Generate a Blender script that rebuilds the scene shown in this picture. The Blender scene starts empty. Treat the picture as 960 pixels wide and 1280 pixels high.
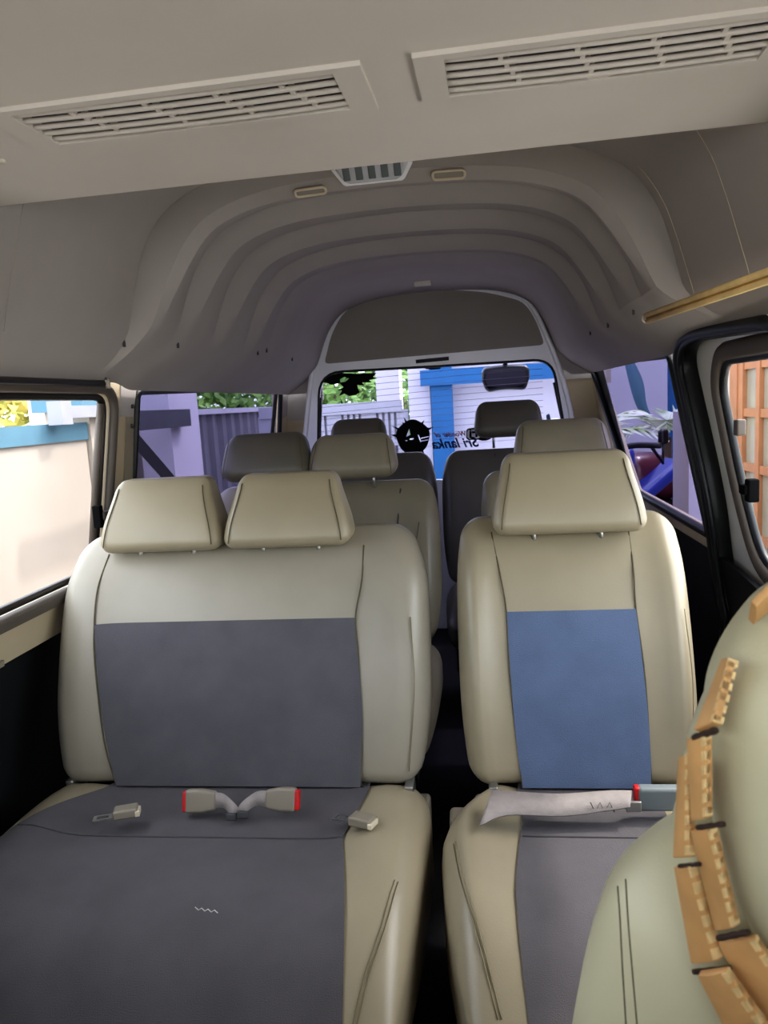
import bpy, bmesh, math, random
from mathutils import Vector, Matrix
from mathutils.geometry import tessellate_polygon
PI = math.pi
random.seed(7)
scn = bpy.context.scene
COL = scn.collection
EYE = 1.9            # height of the lens above the ground; all heights below are written relative to it

# ------------------------------------------------------------------ camera
F, PX, PY = 924.0, 480.0, 640.0          # focal length and centre for the 960 x 1280 frame
VPX, VPY, ROLL = 588.0, 500.0, -0.0577
Yc = Vector((VPX-PX, VPY-PY, F)).normalized()
hc = Vector((VPX+100-PX, VPY+100*ROLL-PY, F))
Zc = hc.cross(Yc).normalized()
if Zc.y > 0: Zc = -Zc
Xc = Yc.cross(Zc)
def ray(px, py):
    d = Vector((px-PX, py-PY, F))
    return Vector((Xc.dot(d), Yc.dot(d), Zc.dot(d)))
def at(px, py, Y=None, X=None, Z=None):
    d = ray(px, py)
    t = Y/d.y if Y is not None else X/d.x if X is not None else Z/d.z
    return d*t
C = -0.185                                 # centre line of the van
def hwall(z): return 0.86-0.14*z
def wx(side, z, d=0.0): return C+side*(hwall(z)+d)
def wp(side, px, py, d=0.0):               # a point on the (leaning) side wall -> (Y, Z)
    r = ray(px, py)
    t = (C+side*(0.86+d))/(r.x+side*0.14*r.z)
    return (r.y*t, r.z*t)

cam = bpy.data.cameras.new('camera'); camo = bpy.data.objects.new('camera', cam); COL.objects.link(camo)
cam.sensor_fit = 'VERTICAL'; cam.sensor_height = 36; cam.sensor_width = 27; cam.lens = 36*F/1280
cam.clip_start = 0.02
cam.dof.use_dof = True; cam.dof.focus_distance = 1.75; cam.dof.aperture_fstop = 10
ex = Vector((Xc.x, Yc.x, Zc.x)); ey = Vector((Xc.y, Yc.y, Zc.y)); ez = Vector((Xc.z, Yc.z, Zc.z))
m = Matrix((( ex.x, -ey.x, -ez.x), (ex.y, -ey.y, -ez.y), (ex.z, -ey.z, -ez.z))).to_4x4()
m.translation = Vector((0, 0, EYE))
camo.matrix_world = m
scn.camera = camo

# ------------------------------------------------------------------ materials
def lin(h):
    h = h.lstrip('#'); o = []
    for i in (0, 2, 4):
        c = int(h[i:i+2], 16)/255
        o.append(c/12.92 if c <= .04045 else ((c+.055)/1.055)**2.4)
    return (*o, 1)
def mat(name, col, rough=.6, metal=0, var=.12, vscale=6, bump=0, bscale=200, col2=None, spec=.5, kind='noise', coat=0):
    M = bpy.data.materials.new(name); M.use_nodes = True
    nt = M.node_tree; b = nt.nodes['Principled BSDF']
    c = lin(col); c2 = lin(col2) if col2 else tuple(x*(1-var) for x in c[:3])+(1,)
    tc = nt.nodes.new('ShaderNodeTexCoord')
    n = nt.nodes.new('ShaderNodeTexNoise'); n.inputs['Scale'].default_value = vscale; n.inputs['Detail'].default_value = 4
    nt.links.new(tc.outputs['Object'], n.inputs['Vector'])
    r = nt.nodes.new('ShaderNodeValToRGB'); r.color_ramp.elements[0].color = c2; r.color_ramp.elements[1].color = c
    r.color_ramp.elements[0].position = .32; r.color_ramp.elements[1].position = .62
    nt.links.new(n.outputs['Fac'], r.inputs['Fac']); nt.links.new(r.outputs['Color'], b.inputs['Base Color'])
    b.inputs['Roughness'].default_value = rough; b.inputs['Metallic'].default_value = metal
    b.inputs['Specular IOR Level'].default_value = spec; b.inputs['Coat Weight'].default_value = coat
    if bump:
        if kind == 'weave':
            t = nt.nodes.new('ShaderNodeTexVoronoi'); t.inputs['Scale'].default_value = bscale; out = t.outputs['Distance']
        else:
            t = nt.nodes.new('ShaderNodeTexNoise'); t.inputs['Scale'].default_value = bscale; t.inputs['Detail'].default_value = 3; out = t.outputs['Fac']
        nt.links.new(tc.outputs['Object'], t.inputs['Vector'])
        bp = nt.nodes.new('ShaderNodeBump'); bp.inputs['Strength'].default_value = bump; bp.inputs['Distance'].default_value = .002
        nt.links.new(out, bp.inputs['Height']); nt.links.new(bp.outputs['Normal'], b.inputs['Normal'])
    return M
def glass(name, tint, gloss=.06):
    M = bpy.data.materials.new(name); M.use_nodes = True; nt = M.node_tree; nt.nodes.clear()
    o = nt.nodes.new('ShaderNodeOutputMaterial'); t = nt.nodes.new('ShaderNodeBsdfTransparent'); t.inputs[0].default_value = (*tint, 1)
    g = nt.nodes.new('ShaderNodeBsdfGlossy'); g.inputs['Roughness'].default_value = .03
    mx = nt.nodes.new('ShaderNodeMixShader'); mx.inputs[0].default_value = gloss
    nt.links.new(t.outputs[0], mx.inputs[1]); nt.links.new(g.outputs[0], mx.inputs[2]); nt.links.new(mx.outputs[0], o.inputs[0])
    return M
M = {}
M['leather'] = mat('cream_leather', '#988e78', .36, var=.1, vscale=5, bump=.12, bscale=350)
M['leather_pale'] = mat('pale_leather', '#979082', .36, var=.1, vscale=5, bump=.12, bscale=350)
M['leather_mid'] = mat('olive_tan_leather', '#8d8573', .4, var=.12, vscale=5, bump=.1, bscale=300)
M['leather_dark'] = mat('dark_olive_leather', '#625e52', .42, var=.12, vscale=5, bump=.1, bscale=300)
M['leather_green'] = mat('greenish_cream_leather', '#c2bd9f', .42, var=.08, vscale=4, bump=.1, bscale=300)
M['fabric_grey'] = mat('grey_woven_fabric', '#605e63', .95, var=.14, vscale=9, bump=.35, bscale=520, kind='weave', spec=.15)
M['fabric_blue'] = mat('blue_grey_woven_fabric', '#62708b', .95, var=.12, vscale=9, bump=.35, bscale=520, kind='weave', spec=.15)
M['fabric_seat'] = mat('mauve_grey_seat_fabric', '#5d5a5d', .95, var=.14, vscale=8, bump=.35, bscale=520, kind='weave', spec=.15)
M['seam'] = mat('dark_seam_thread', '#5a5240', .8)
M['seam_light'] = mat('pale_seam_thread', '#d0c8ae', .8)
M['stitch'] = mat('leather_stitching', '#83795f', .8)
M['latch'] = mat('matt_black_latch', '#121213', .8, spec=.05)
M['headliner'] = mat('grey_headliner_cloth', '#a9a4a0', .95, var=.07, vscale=3, bump=.15, bscale=500, spec=.1)
M['felt'] = mat('dark_grey_felt', '#98948c', .95, var=.06, vscale=4, bump=.2, bscale=500, spec=.1)
M['ac'] = mat('beige_plastic_housing', '#d6d1c9', .6, var=.06, vscale=3, bump=.06, bscale=400, spec=.3)
M['ac_dark'] = mat('dark_vent_shade', '#16120f', .9)
M['trim'] = mat('cream_trim_plastic', '#b8aa90', .6, var=.08, bump=.05, bscale=300)
M['trim_grey'] = mat('grey_beige_trim', '#8e8676', .6, var=.08)
M['black'] = mat('black_vinyl_trim', '#17181a', .7, var=.2, bump=.1, bscale=300, spec=.3)
M['rubber'] = mat('black_rubber', '#15171a', .42, var=.15, spec=.4)
M['gasket'] = mat('grey_brown_gasket', '#5b534c', .6, var=.12)
M['rail'] = mat('dark_metal_rail', '#3a3532', .35, metal=.5)
M['white_metal'] = mat('white_body_paint', '#f6f8fa', .3, var=.04, coat=.3)
M['door_paint'] = mat('off_white_door_paint', '#efeee8', .35, var=.04, coat=.2)
M['dash'] = mat('pale_bounce_dash', '#c9c0b0', .7)  # kept pale to bounce daylight up to the air conditioner
M['floor'] = mat('dark_floor_carpet', '#14131a', .95, var=.3, vscale=40)
M['metal'] = mat('bare_steel', '#b0b0ae', .3, metal=.9, var=.08)
M['plastic_grey'] = mat('taupe_buckle_plastic', '#857d6f', .5, var=.08)
M['plastic_dark'] = mat('dark_grey_plastic', '#3a3a3c', .5)
M['plastic_slate'] = mat('slate_buckle_plastic', '#6d7578', .5, var=.08)
M['red'] = mat('red_button', '#c01f22', .4)
M['web'] = mat('pale_webbing', '#938b88', .85, var=.12, vscale=60, bump=.4, bscale=300)
M['chrome'] = mat('worn_chrome', '#e0d4bc', .3, metal=.2)
M['ivory'] = mat('ivory_plastic', '#d2cdbf', .5)
M['lens'] = mat('frosted_lens', '#c9ccd2', .25)
M['wood'] = mat('pale_curtain_track_wood', '#ecce92', .6, var=.2, vscale=14)
M['wood_groove'] = mat('track_groove_wood', '#b08a4c', .7, var=.2, vscale=14)
M['tile'] = mat('orange_tan_wood_tile', '#cda06a', .5, var=.2, vscale=18)
M['tile_edge'] = mat('pale_cut_wood', '#e2c48d', .6, var=.3, vscale=80)
M['cord'] = mat('dark_brown_cord', '#3a2a22', .9)
M['sticker'] = mat('black_sticker_vinyl', '#050608', .8, spec=.2)
M['sticker_white'] = mat('white_sticker_vinyl', '#e4e6ee', .6)
M['sticker_red'] = mat('red_sticker_vinyl', '#8e2f42', .7)
M['sticker_blue'] = mat('navy_sticker_vinyl', '#1c2e63', .7)
M['wire'] = mat('defroster_wire', '#6a6a78', .6)
M['mirror'] = mat('dusky_mirror_glass', '#3c3644', .35, var=.3)
M['black_gloss'] = mat('black_gloss_plastic', '#101018', .3)
M['wall_cream'] = mat('cream_painted_masonry', '#aaa096', .9, var=.05, vscale=2)
M['wall_white'] = mat('white_painted_masonry', '#b3b0b8', .9, var=.05, vscale=2)
M['blue'] = mat('blue_paint', '#0c5586', .7, var=.1)
M['blue_soft'] = mat('faded_blue_paint', '#527688', .8, var=.1)
M['gate'] = mat('grey_gate_metal', '#8f8f98', .6, var=.1)
M['gate_dark'] = mat('dark_gate_sheet', '#4c4c55', .7, var=.3, vscale=2)
M['beam'] = mat('dark_painted_steel', '#37393f', .6)
M['leaf_a'] = mat('mid_green_leaves', '#6f9440', .7, col2='#2f5022', vscale=3)
M['leaf_b'] = mat('yellow_green_leaves', '#b9a552', .7, col2='#4f8038', vscale=3)
M['leaf_pale'] = mat('pale_frond_leaves', '#dfe6d4', .5, col2='#8fa56a', vscale=5)
M['bark'] = mat('tree_bark', '#5b4a38', .9)
M['ground'] = mat('concrete_ground', '#b8b2aa', .9, vscale=2)
M['oak'] = mat('orange_brown_timber', '#9c6a48', .5, var=.15, vscale=8)
M['door_glass'] = mat('frosted_grey_glass', '#8b8576', .2, var=.15, vscale=4)
M['bike_blue'] = mat('blue_motorcycle_paint', '#2b3f9a', .3, coat=.5)
M['maroon'] = mat('maroon_motorcycle_paint', '#5c2436', .3, coat=.5)
M['terracotta'] = mat('terracotta', '#9a5c40', .8)
M['glass_clear'] = glass('clear_glass', (.97, .98, .98), .0)
M['glass_rear'] = glass('rear_glass', (.80, .81, .92), .0)
M['glass_tint'] = glass('purple_tinted_glass', (.49, .48, .60), .0)
M['lint'] = mat('white_lint', '#d8d4d0', .9)

# ------------------------------------------------------------------ object helpers
def offset(parent):
    p = Vector((0, 0, 0))
    while parent is not None:
        p += parent.location; parent = parent.parent
    return p
def obj(name, bm, material, parent=None, smooth=True, angle=None):
    off = offset(parent)
    if off.length: bmesh.ops.translate(bm, verts=bm.verts, vec=-off)
    bmesh.ops.recalc_face_normals(bm, faces=bm.faces)
    me = bpy.data.meshes.new(name); bm.to_mesh(me); bm.free()
    me.materials.append(M[material] if isinstance(material, str) else material)
    if smooth:
        for p in me.polygons: p.use_smooth = True
        if angle: me.set_sharp_from_angle(angle=math.radians(angle))
    o = bpy.data.objects.new(name, me); COL.objects.link(o)
    if parent is not None: o.parent = parent
    return o
def thing(name, label, cat, loc, group=None):
    o = bpy.data.objects.new(name, None); COL.objects.link(o); o.location = loc; o.empty_display_size = .05
    return tag(o, label, cat, group)
def tag(o, label, cat, group=None):
    o['label'] = label; o['category'] = cat
    if group: o['group'] = group
    return o
def struct(o):
    o['kind'] = 'structure'; return o
def sroot(name, loc):
    o = bpy.data.objects.new(name, None); COL.objects.link(o); o.location = loc; o.empty_display_size = .05
    return struct(o)
def BM(): return bmesh.new()
def box(bm, lo, hi, mtx=None):
    vs = [bm.verts.new((x, y, z)) for x in (lo[0], hi[0]) for y in (lo[1], hi[1]) for z in (lo[2], hi[2])]
    if mtx: 
        for v in vs: v.co = mtx @ v.co
    for f in ((0,1,3,2),(4,6,7,5),(0,4,5,1),(2,3,7,6),(0,2,6,4),(1,5,7,3)): bm.faces.new([vs[i] for i in f])
    return bm
def axis(h, r, n):
    s = [h-r+r*math.tan(t*PI/16) for t in range(1, 5)]
    m_ = [(-1+2*i/n)*(h-r) for i in range(n+1)]
    return [-x for x in reversed(s)]+m_+s
def rbox(bm, hx, hy, hz, r, n=(6, 2, 6), f=None):
    """rounded box centred on the origin, then every vertex through f"""
    H = (hx, hy, hz); A = [axis(H[i], min(r, H[i]*.999), n[i]) for i in range(3)]
    new = []
    for a in range(3):
        b, c = (a+1) % 3, (a+2) % 3
        for s in (-1, 1):
            g = []
            for u in A[b]:
                row = []
                for w in A[c]:
                    q = [0, 0, 0]; q[a] = s*H[a]; q[b] = u; q[c] = w
                    q = Vector(q); core = Vector([max(-(H[i]-r), min(H[i]-r, q[i])) for i in range(3)])
                    d = q-core
                    if d.length > 1e-9: q = core+d.normalized()*r
                    row.append(bm.verts.new(q))
                g.append(row); new += row
            for i in range(len(g)-1):
                for j in range(len(g[0])-1):
                    bm.faces.new((g[i][j], g[i+1][j], g[i+1][j+1], g[i][j+1]))
    bmesh.ops.remove_doubles(bm, verts=new, dist=1e-6)
    new = [v for v in new if v.is_valid]
    if f:
        for v in new: v.co = f(v.co.copy())
    return bm
def tube(bm, pts, r, seg=8, caps=True, flat=1.0, up=None):
    pts = [Vector(p) for p in pts]; rings = []
    rr = r if isinstance(r, (list, tuple)) else [r]*len(pts)
    prev = None
    for i, p in enumerate(pts):
        t = (pts[min(i+1, len(pts)-1)]-pts[max(i-1, 0)])
        if t.length < 1e-9: t = Vector((0, 0, 1))
        t.normalize()
        a = Vector(up) if up else (prev if prev else (Vector((0, 0, 1)) if abs(t.z) < .9 else Vector((1, 0, 0))))
        n = (a-t*a.dot(t))
        if n.length < 1e-6: n = t.orthogonal()
        n.normalize(); b = t.cross(n); prev = n
        rings.append([bm.verts.new(p+(n*math.cos(k*2*PI/seg)*flat+b*math.sin(k*2*PI/seg))*rr[i]) for k in range(seg)])
    for i in range(len(rings)-1):
        for k in range(seg): bm.faces.new((rings[i][k], rings[i][(k+1) % seg], rings[i+1][(k+1) % seg], rings[i+1][k]))
    if caps: bm.faces.new(rings[0]); bm.faces.new(rings[-1])
    return bm
def ribbon(bm, a, b, thick):
    """flat strap between two edge polylines a and b"""
    n = len(a); A = [Vector(p) for p in a]; B = [Vector(p) for p in b]
    va = []
    for i in range(n):
        t = (A[min(i+1, n-1)]-A[max(i-1, 0)]); w = B[i]-A[i]; nn = t.cross(w).normalized()*thick/2
        va.append([bm.verts.new(q) for q in (A[i]-nn, B[i]-nn, B[i]+nn, A[i]+nn)])
    for i in range(n-1):
        for k in range(4): bm.faces.new((va[i][k], va[i][(k+1) % 4], va[i+1][(k+1) % 4], va[i+1][k]))
    bm.faces.new(va[0]); bm.faces.new(va[-1])
    return bm
def sheet(bm, outer, holes, fmap, t0, t1):
    """slab with holes: 2-D outline -> fmap(u, v, depth)"""
    loops = [outer]+list(holes)
    tri = tessellate_polygon([[Vector((p[0], p[1], 0)) for p in l] for l in loops])
    flat = [p for l in loops for p in l]
    A = [bm.verts.new(fmap(p[0], p[1], t0)) for p in flat]; B = [bm.verts.new(fmap(p[0], p[1], t1)) for p in flat]
    for t in tri:
        for S in (A, B):
            try: bm.faces.new([S[i] for i in t])
            except ValueError: pass
    k = 0
    for l in loops:
        n = len(l)
        for i in range(n):
            j = (i+1) % n
            bm.faces.new((A[k+i], A[k+j], B[k+j], B[k+i]))
        k += n
    return bm
def rpoly(pts, r, n=6):
    """round the corners of a polygon"""
    out = []; N = len(pts)
    for i in range(N):
        p = Vector((*pts[i], 0)); a = Vector((*pts[i-1], 0)); b = Vector((*pts[(i+1) % N], 0))
        rr = r[i] if isinstance(r, (list, tuple)) else r
        if rr <= 0: out.append((p.x, p.y)); continue
        da = (a-p); db = (b-p); l = min(rr, da.length*.45, db.length*.45)
        s = p+da.normalized()*l; e = p+db.normalized()*l
        for k in range(n+1):
            t = k/n; q = s*(1-t)**2+p*2*t*(1-t)+e*t*t
            out.append((q.x, q.y))
    return out
def catmull(pts, n=6, closed=False):
    P = [Vector(p) for p in pts]; N = len(P); out = []
    R = range(N) if closed else range(N-1)
    for i in R:
        p0 = P[i-1] if (closed or i > 0) else P[i]*2-P[i+1]
        p1 = P[i]; p2 = P[(i+1) % N]
        p3 = P[(i+2) % N] if (closed or i+2 < N) else p2*2-p1
        for k in range(n):
            t = k/n
            out.append(.5*((2*p1)+(p2-p0)*t+(2*p0-5*p1+4*p2-p3)*t*t+(3*p1-p0-3*p2+p3)*t**3))
    if not closed: out.append(P[-1])
    return out
def grid(bm, fn, nu, nv, thick=None):
    g = [[bm.verts.new(fn(i/nu, j/nv)) for j in range(nv+1)] for i in range(nu+1)]
    for i in range(nu):
        for j in range(nv): bm.faces.new((g[i][j], g[i+1][j], g[i+1][j+1], g[i][j+1]))
    return bm
def inflate(bm, outline, front, back, n=7, axis_=Vector((0, -1, 0)), nb=3):
    """pillow from a closed 3-D outline; swells by front along axis_ and by back the other way"""
    O = [Vector(p) for p in outline]; c = sum(O, Vector())/len(O)
    base = [bm.verts.new(p) for p in O]
    for amp, steps in ((front, n), (-back, nb)):
        prev = base
        for k in range(1, steps):
            th = k/steps*PI/2; s = math.cos(th)
            s = s**.55
            ring = [bm.verts.new(c+(p-c)*s+axis_*amp*math.sin(th)) for p in O]
            for i in range(len(O)):
                j = (i+1) % len(O); bm.faces.new((prev[i], prev[j], ring[j], ring[i]))
            prev = ring
        top = bm.verts.new(c+axis_*amp)
        for i in range(len(O)): bm.faces.new((prev[i], prev[(i+1) % len(O)], top))
    return bm
def disc(bm, c, r, n, axis_, depth=.004, sx=1, sz=1):
    a = Vector(axis_).normalized(); u = a.orthogonal().normalized(); w = a.cross(u)
    A = [bm.verts.new(Vector(c)+(u*math.cos(k*2*PI/n)*sx+w*math.sin(k*2*PI/n)*sz)*r) for k in range(n)]
    B = [bm.verts.new(v.co+a*depth) for v in A]
    bm.faces.new(A); bm.faces.new(B)
    for k in range(n): bm.faces.new((A[k], A[(k+1) % n], B[(k+1) % n], B[k]))
    return bm
def wmap(side):
    return lambda u, v, d: Vector((wx(side, v, d), u, v))
def smooth01(x): x = max(0, min(1, x)); return x*x*(3-2*x)

# ================================================================== the van shell
FLOOR = -1.30
floor = struct(obj('floor', box(BM(), (wx(-1, FLOOR)-.06, -.95, FLOOR-.06), (wx(1, FLOOR)+.06, 4.25, FLOOR)), 'floor', smooth=False))

bm = BM(); box(bm, (wx(-1, FLOOR)-.06, -.95, FLOOR), (wx(1, FLOOR)+.06, -.85, -.20))  # unseen bulkhead, added to keep low daylight off the cushions
wf = struct(obj('wall_front_unseen', bm, 'black', smooth=False))
bm = BM(); box(bm, (C-.9, -.85, -.55), (C+.9, -.30, -.18)); obj('dash_light_block', bm, 'dash', wf, smooth=False)  # unseen dash, added to block low light and bounce some upward
obj('header_light_block', box(BM(), (C-.8, -.68, .40), (C+.8, -.60, .66)), 'headliner', wf, smooth=False)  # unseen header, added to cut windscreen light on the seats
obj('cover_light_block', box(BM(), (C-.95, -.1, FLOOR), (C+.95, .50, -.52)), 'plastic_dark', wf, smooth=False)  # unseen cover, added and raised to shade the cushions

# headliner: an arched cloth with crosswise bows
P_REAR = [(.772, .075), (.715, .15), (.655, .25), (.615, .35), (.575, .43), (.51, .505), (.42, .55), (.30, .578), (.15, .592), (0, .597)]
P_FRONT = [(.772, .075), (.735, .15), (.705, .25), (.675, .35), (.64, .44), (.58, .52), (.48, .575), (.33, .61), (.15, .625), (0, .63)]
def full(P):
    c = catmull([(*p, 0) for p in P], 4)
    return [(-p.x, p.y) for p in c]+[(p.x, p.y) for p in reversed(c[:-1])]
FR, RR = full(P_FRONT), full(P_REAR)
BOW = [1.93, 2.13, 2.43, 2.78, 3.10, 4.16]
st = [(-.62, 0, 0), (.1, 0, 0), (.7, 0, 0), (1.2, 0, 0), (1.6, 0, 0), (1.8, 0, .0), (1.9, .0, .0), (BOW[0], 0, -.006)]
for i in range(5):
    a, b = BOW[i], BOW[i+1]
    for k in range(1, 13):
        t = k/12
        dip = .042*(t/.22 if t < .22 else 1)*(1 if t < .22 else 1-((t-.22)/.78)**1.6)
        if i == 4: dip *= .5
        st.append((a+(b-a)*t if i < 4 else a+.5*t if k < 12 else b, 1, dip))
bm = BM(); rows = []
for (y, w, dip) in st:
    r = []
    for (f, q) in zip(FR, RR):
        x = f[0]*(1-w)+q[0]*w; z = f[1]*(1-w)+q[1]*w
        if z < .25:                        # lower hem follows the rail on the left and the door seal on the right
            zl = (.108-.02*smooth01((y-2.05)/.12)) if x < 0 else (.146-.04*smooth01((y-2.2)/.35))
            k = (z-.075)/.175; z = zl+k*(.25-zl)
            xe = hwall(zl)-.014; xm = abs(f[0])*(1-w)+abs(q[0])*w
            x = math.copysign(xm*(1-(1-k)**2)+min(xm+.07, xe)*(1-k)**2, x)
        a = smooth01((z-.15)/.30)
        n = Vector((x*.9, z-.1)).normalized()
        x -= n.x*dip*a; z -= n.y*dip*a
        r.append(bm.verts.new((C+x, y, z)))
    rows.append(r)
rows.append([bm.verts.new((C+(v.co.x-C)*.88, 4.168, .1+(v.co.z-.1)*.88)) for v in rows[-1]])   # return flange at the tailgate
for i in range(len(rows)-1):
    for j in range(len(rows[0])-1): bm.faces.new((rows[i][j], rows[i+1][j], rows[i+1][j+1], rows[i][j+1]))
ceiling = struct(obj('ceiling', bm, 'headliner', angle=14))
ceiling['label'] = 'grey cloth headliner with arched bows'
from mathutils.bvhtree import BVHTree
ceil_bvh = BVHTree.FromPolygons([v.co.copy() for v in ceiling.data.vertices], [tuple(p.vertices) for p in ceiling.data.polygons])
def ceil_at(px, py, back=.004):
    d = ray(px, py).normalized()
    h, nrm, i, t = ceil_bvh.ray_cast(Vector((0, 0, 0)), d)
    if nrm.dot(d) > 0: nrm = -nrm
    return h+nrm*back, nrm
def headpt(Y, side, z, front=True, inset=.006):
    P = P_FRONT if front else P_REAR
    c = catmull([(*p, 0) for p in P], 8)
    best = min(c, key=lambda p: abs(p.y-z))
    return Vector((C+side*(best.x-inset), Y, best.y))
# seams across the headliner and small clips pressed into it
for (Y, side) in ((1.52, 1), (1.86, 1), (1.40, -1)):
    bm = BM(); tube(bm, [headpt(Y, side, .19+k*.02, True, .0) for k in range(17)], .0009, 5)
    obj('seam', bm, 'seam_light' if side > 0 else 'felt', ceiling)
for (px, py, Y) in ((155, 428, 1.95), (222, 430, 2.2), (322, 440, 2.85), (333, 437, 2.9), (365, 448, 3.3), (792, 388, 2.3), (760, 405, 2.9), (738, 415, 3.3)):
    q, _n = ceil_at(px, py, .001)
    bm = BM(); rbox(bm, .003, .005, .012, .0028, (1, 1, 1), lambda v: v+q)
    obj('clip', bm, 'plastic_dark', ceiling)

# left wall with two windows
_a, _b = wp(-1, 143, 486), wp(-1, 134, 640)
_zb = wp(-1, 75, 744)[1]
LW1 = rpoly([(.35, _a[1]), _a, (_b[0]+(_b[0]-_a[0])*.5, _zb), (.35, _zb)], .085)
p2 = [wp(-1, 173, 491), wp(-1, 350, 485)]
_q = [wp(-1, 171, 489), wp(-1, 351, 484), wp(-1, 349, 545), wp(-1, 166, 600)]
LW2 = rpoly([_q[0], _q[1], (_q[2][0]+(_q[2][0]-_q[1][0])*1.4, -.46), (_q[3][0]+(_q[3][0]-_q[0][0])*.9, -.46)], .03)
FDW = rpoly([(-.55, .07), (.22, .07), (.22, -.14), (-.70, -.14)], .06)  # unseen front door openings, kept shallow to darken the low seats
def W(side, name, holes, y0, y1, z0, z1, d0, d1, mt, parent=None):
    return obj(name, sheet(BM(), [(y0, z0), (y1, z0), (y1, z1), (y0, z1)], holes, wmap(side), d0, d1), mt, parent, smooth=False)
_zp = wp(-1, 20, 822)[1]
wall_l = struct(W(-1, 'wall_left', [LW1, LW2, FDW], -.9, 4.2, _zp, .12, 0, .045, 'trim'))
W(-1, 'lower_panel', [], -.9, 4.2, FLOOR, _zp+.003, .040, .06, 'black', wall_l)
obj('beading', sheet(BM(), [(.1, _zp+.002), (1.55, _zp+.002), (1.55, _zp+.016), (.1, _zp+.016)], [], wmap(-1), -.012, .01), 'trim_grey', wall_l, smooth=False)
obj('pillar_felt', sheet(BM(), rpoly([wp(-1, 149, 521), wp(-1, 165, 521), wp(-1, 170, 478), wp(-1, 150, 478)], 0), [], wmap(-1), -.004, .01), 'headliner', wall_l, smooth=False)
obj('pillar_cover', sheet(BM(), [wp(-1, 152, 660), wp(-1, 163, 660), wp(-1, 166, 521), wp(-1, 157, 521)], [], wmap(-1), -.004, .01), 'trim_grey', wall_l, smooth=False)
obj('pillar_felt', sheet(BM(), [wp(-1, 352, 524), (4.18, -.03), (4.18, .13), wp(-1, 352, 478)], [], wmap(-1), -.004, .01), 'headliner', wall_l, smooth=False)
for z in (-.02, .04):
    bm = BM(); disc(bm, (wx(-1, z, -.006), wp(-1, 163, 505)[0], z), .007, 10, (1, 0, 0), .004); obj('screw', bm, 'plastic_dark', wall_l)
def ring(side, loop, r, d, flat=1.0):
    bm = BM(); pts = [Vector((wx(side, p[1], d), p[0], p[1])) for p in loop]
    n = len(pts); rings = []
    nrm = Vector((side, 0, .12)).normalized()
    for i in range(n):
        t = (pts[(i+1) % n]-pts[i-1]).normalized(); a = nrm; b = t.cross(a).normalized()
        rings.append([bm.verts.new(pts[i]+(a*math.cos(k*PI/4)*flat+b*math.sin(k*PI/4))*r) for k in range(8)])
    for i in range(n):
        R2 = rings[(i+1) % n]
        for k in range(8): bm.faces.new((rings[i][k], rings[i][(k+1) % 8], R2[(k+1) % 8], R2[k]))
    return bm
def inset(loop, d):
    n = len(loop); out = []
    ar = sum(loop[i-1][0]*loop[i][1]-loop[i][0]*loop[i-1][1] for i in range(n))
    s = 1 if ar > 0 else -1
    for i in range(n):
        a = Vector(loop[i-1]); b = Vector(loop[(i+1) % n]); t = b-a
        if t.length < 1e-9: out.append(loop[i]); continue
        t.normalize(); out.append((loop[i][0]-t.y*d*s, loop[i][1]+t.x*d*s))
    return out
# window_1: sliding window on the left, clear and wide open to the glare
win = sroot('window_1', (wx(-1, -.41), 1.1, -.41))
obj('gasket', ring(-1, LW1, .016, -.004, .8), 'gasket', win)
obj('inner_frame', ring(-1, inset(LW1, .022), .011, .02), 'rail', win)
obj('sill_rail', sheet(BM(), [(.35, _zb-.020), (1.88, _zb-.020), (1.88, _zb+.004), (.35, _zb+.004)], [], wmap(-1), -.016, .03), 'gasket', win, smooth=False)
obj('sash_post', tube(BM(), [(wx(-1, .05, .018), _a[0]-.045, .05), (wx(-1, -.1, .018), _a[0]-.06, -.1), (wx(-1, -.4, .018), _a[0]-.08, -.4)], .011, 8), 'gasket', win)
obj('glass', sheet(BM(), inset(LW1, .03), [], wmap(-1), .02, .024), 'glass_clear', win, smooth=False)
_L = wp(-1, 117, 646)
lt = obj('latch', rbox(BM(), .012, .011, .032, .004, (1, 1, 1), lambda v: v+Vector((wx(-1, -.24, -.01), _L[0], _L[1]))), 'latch', win)
obj('latch_lever', rbox(BM(), .016, .024, .012, .004, (1, 1, 1), lambda v: v+Vector((wx(-1, -.24, -.012), _L[0]+.027, _L[1]))), 'gasket', lt)
# window_2: fixed tinted window behind it
win = sroot('window_2', (wx(-1, -.46), 2.8, -.46))
obj('gasket', ring(-1, LW2, .013, 0), 'rubber', win)
obj('glass', sheet(BM(), inset(LW2, .005), [], wmap(-1), .018, .022), 'glass_tint', win, smooth=False)
obj('edge_strip', sheet(BM(), [(_q[2][0]-.18, -.45), (_q[2][0]-.12, -.45), (_q[1][0]-.005, _q[1][1]-.01), (_q[1][0]-.07, _q[1][1]-.01)], [], wmap(-1), .012, .016), 'rubber', win, smooth=False)

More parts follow.
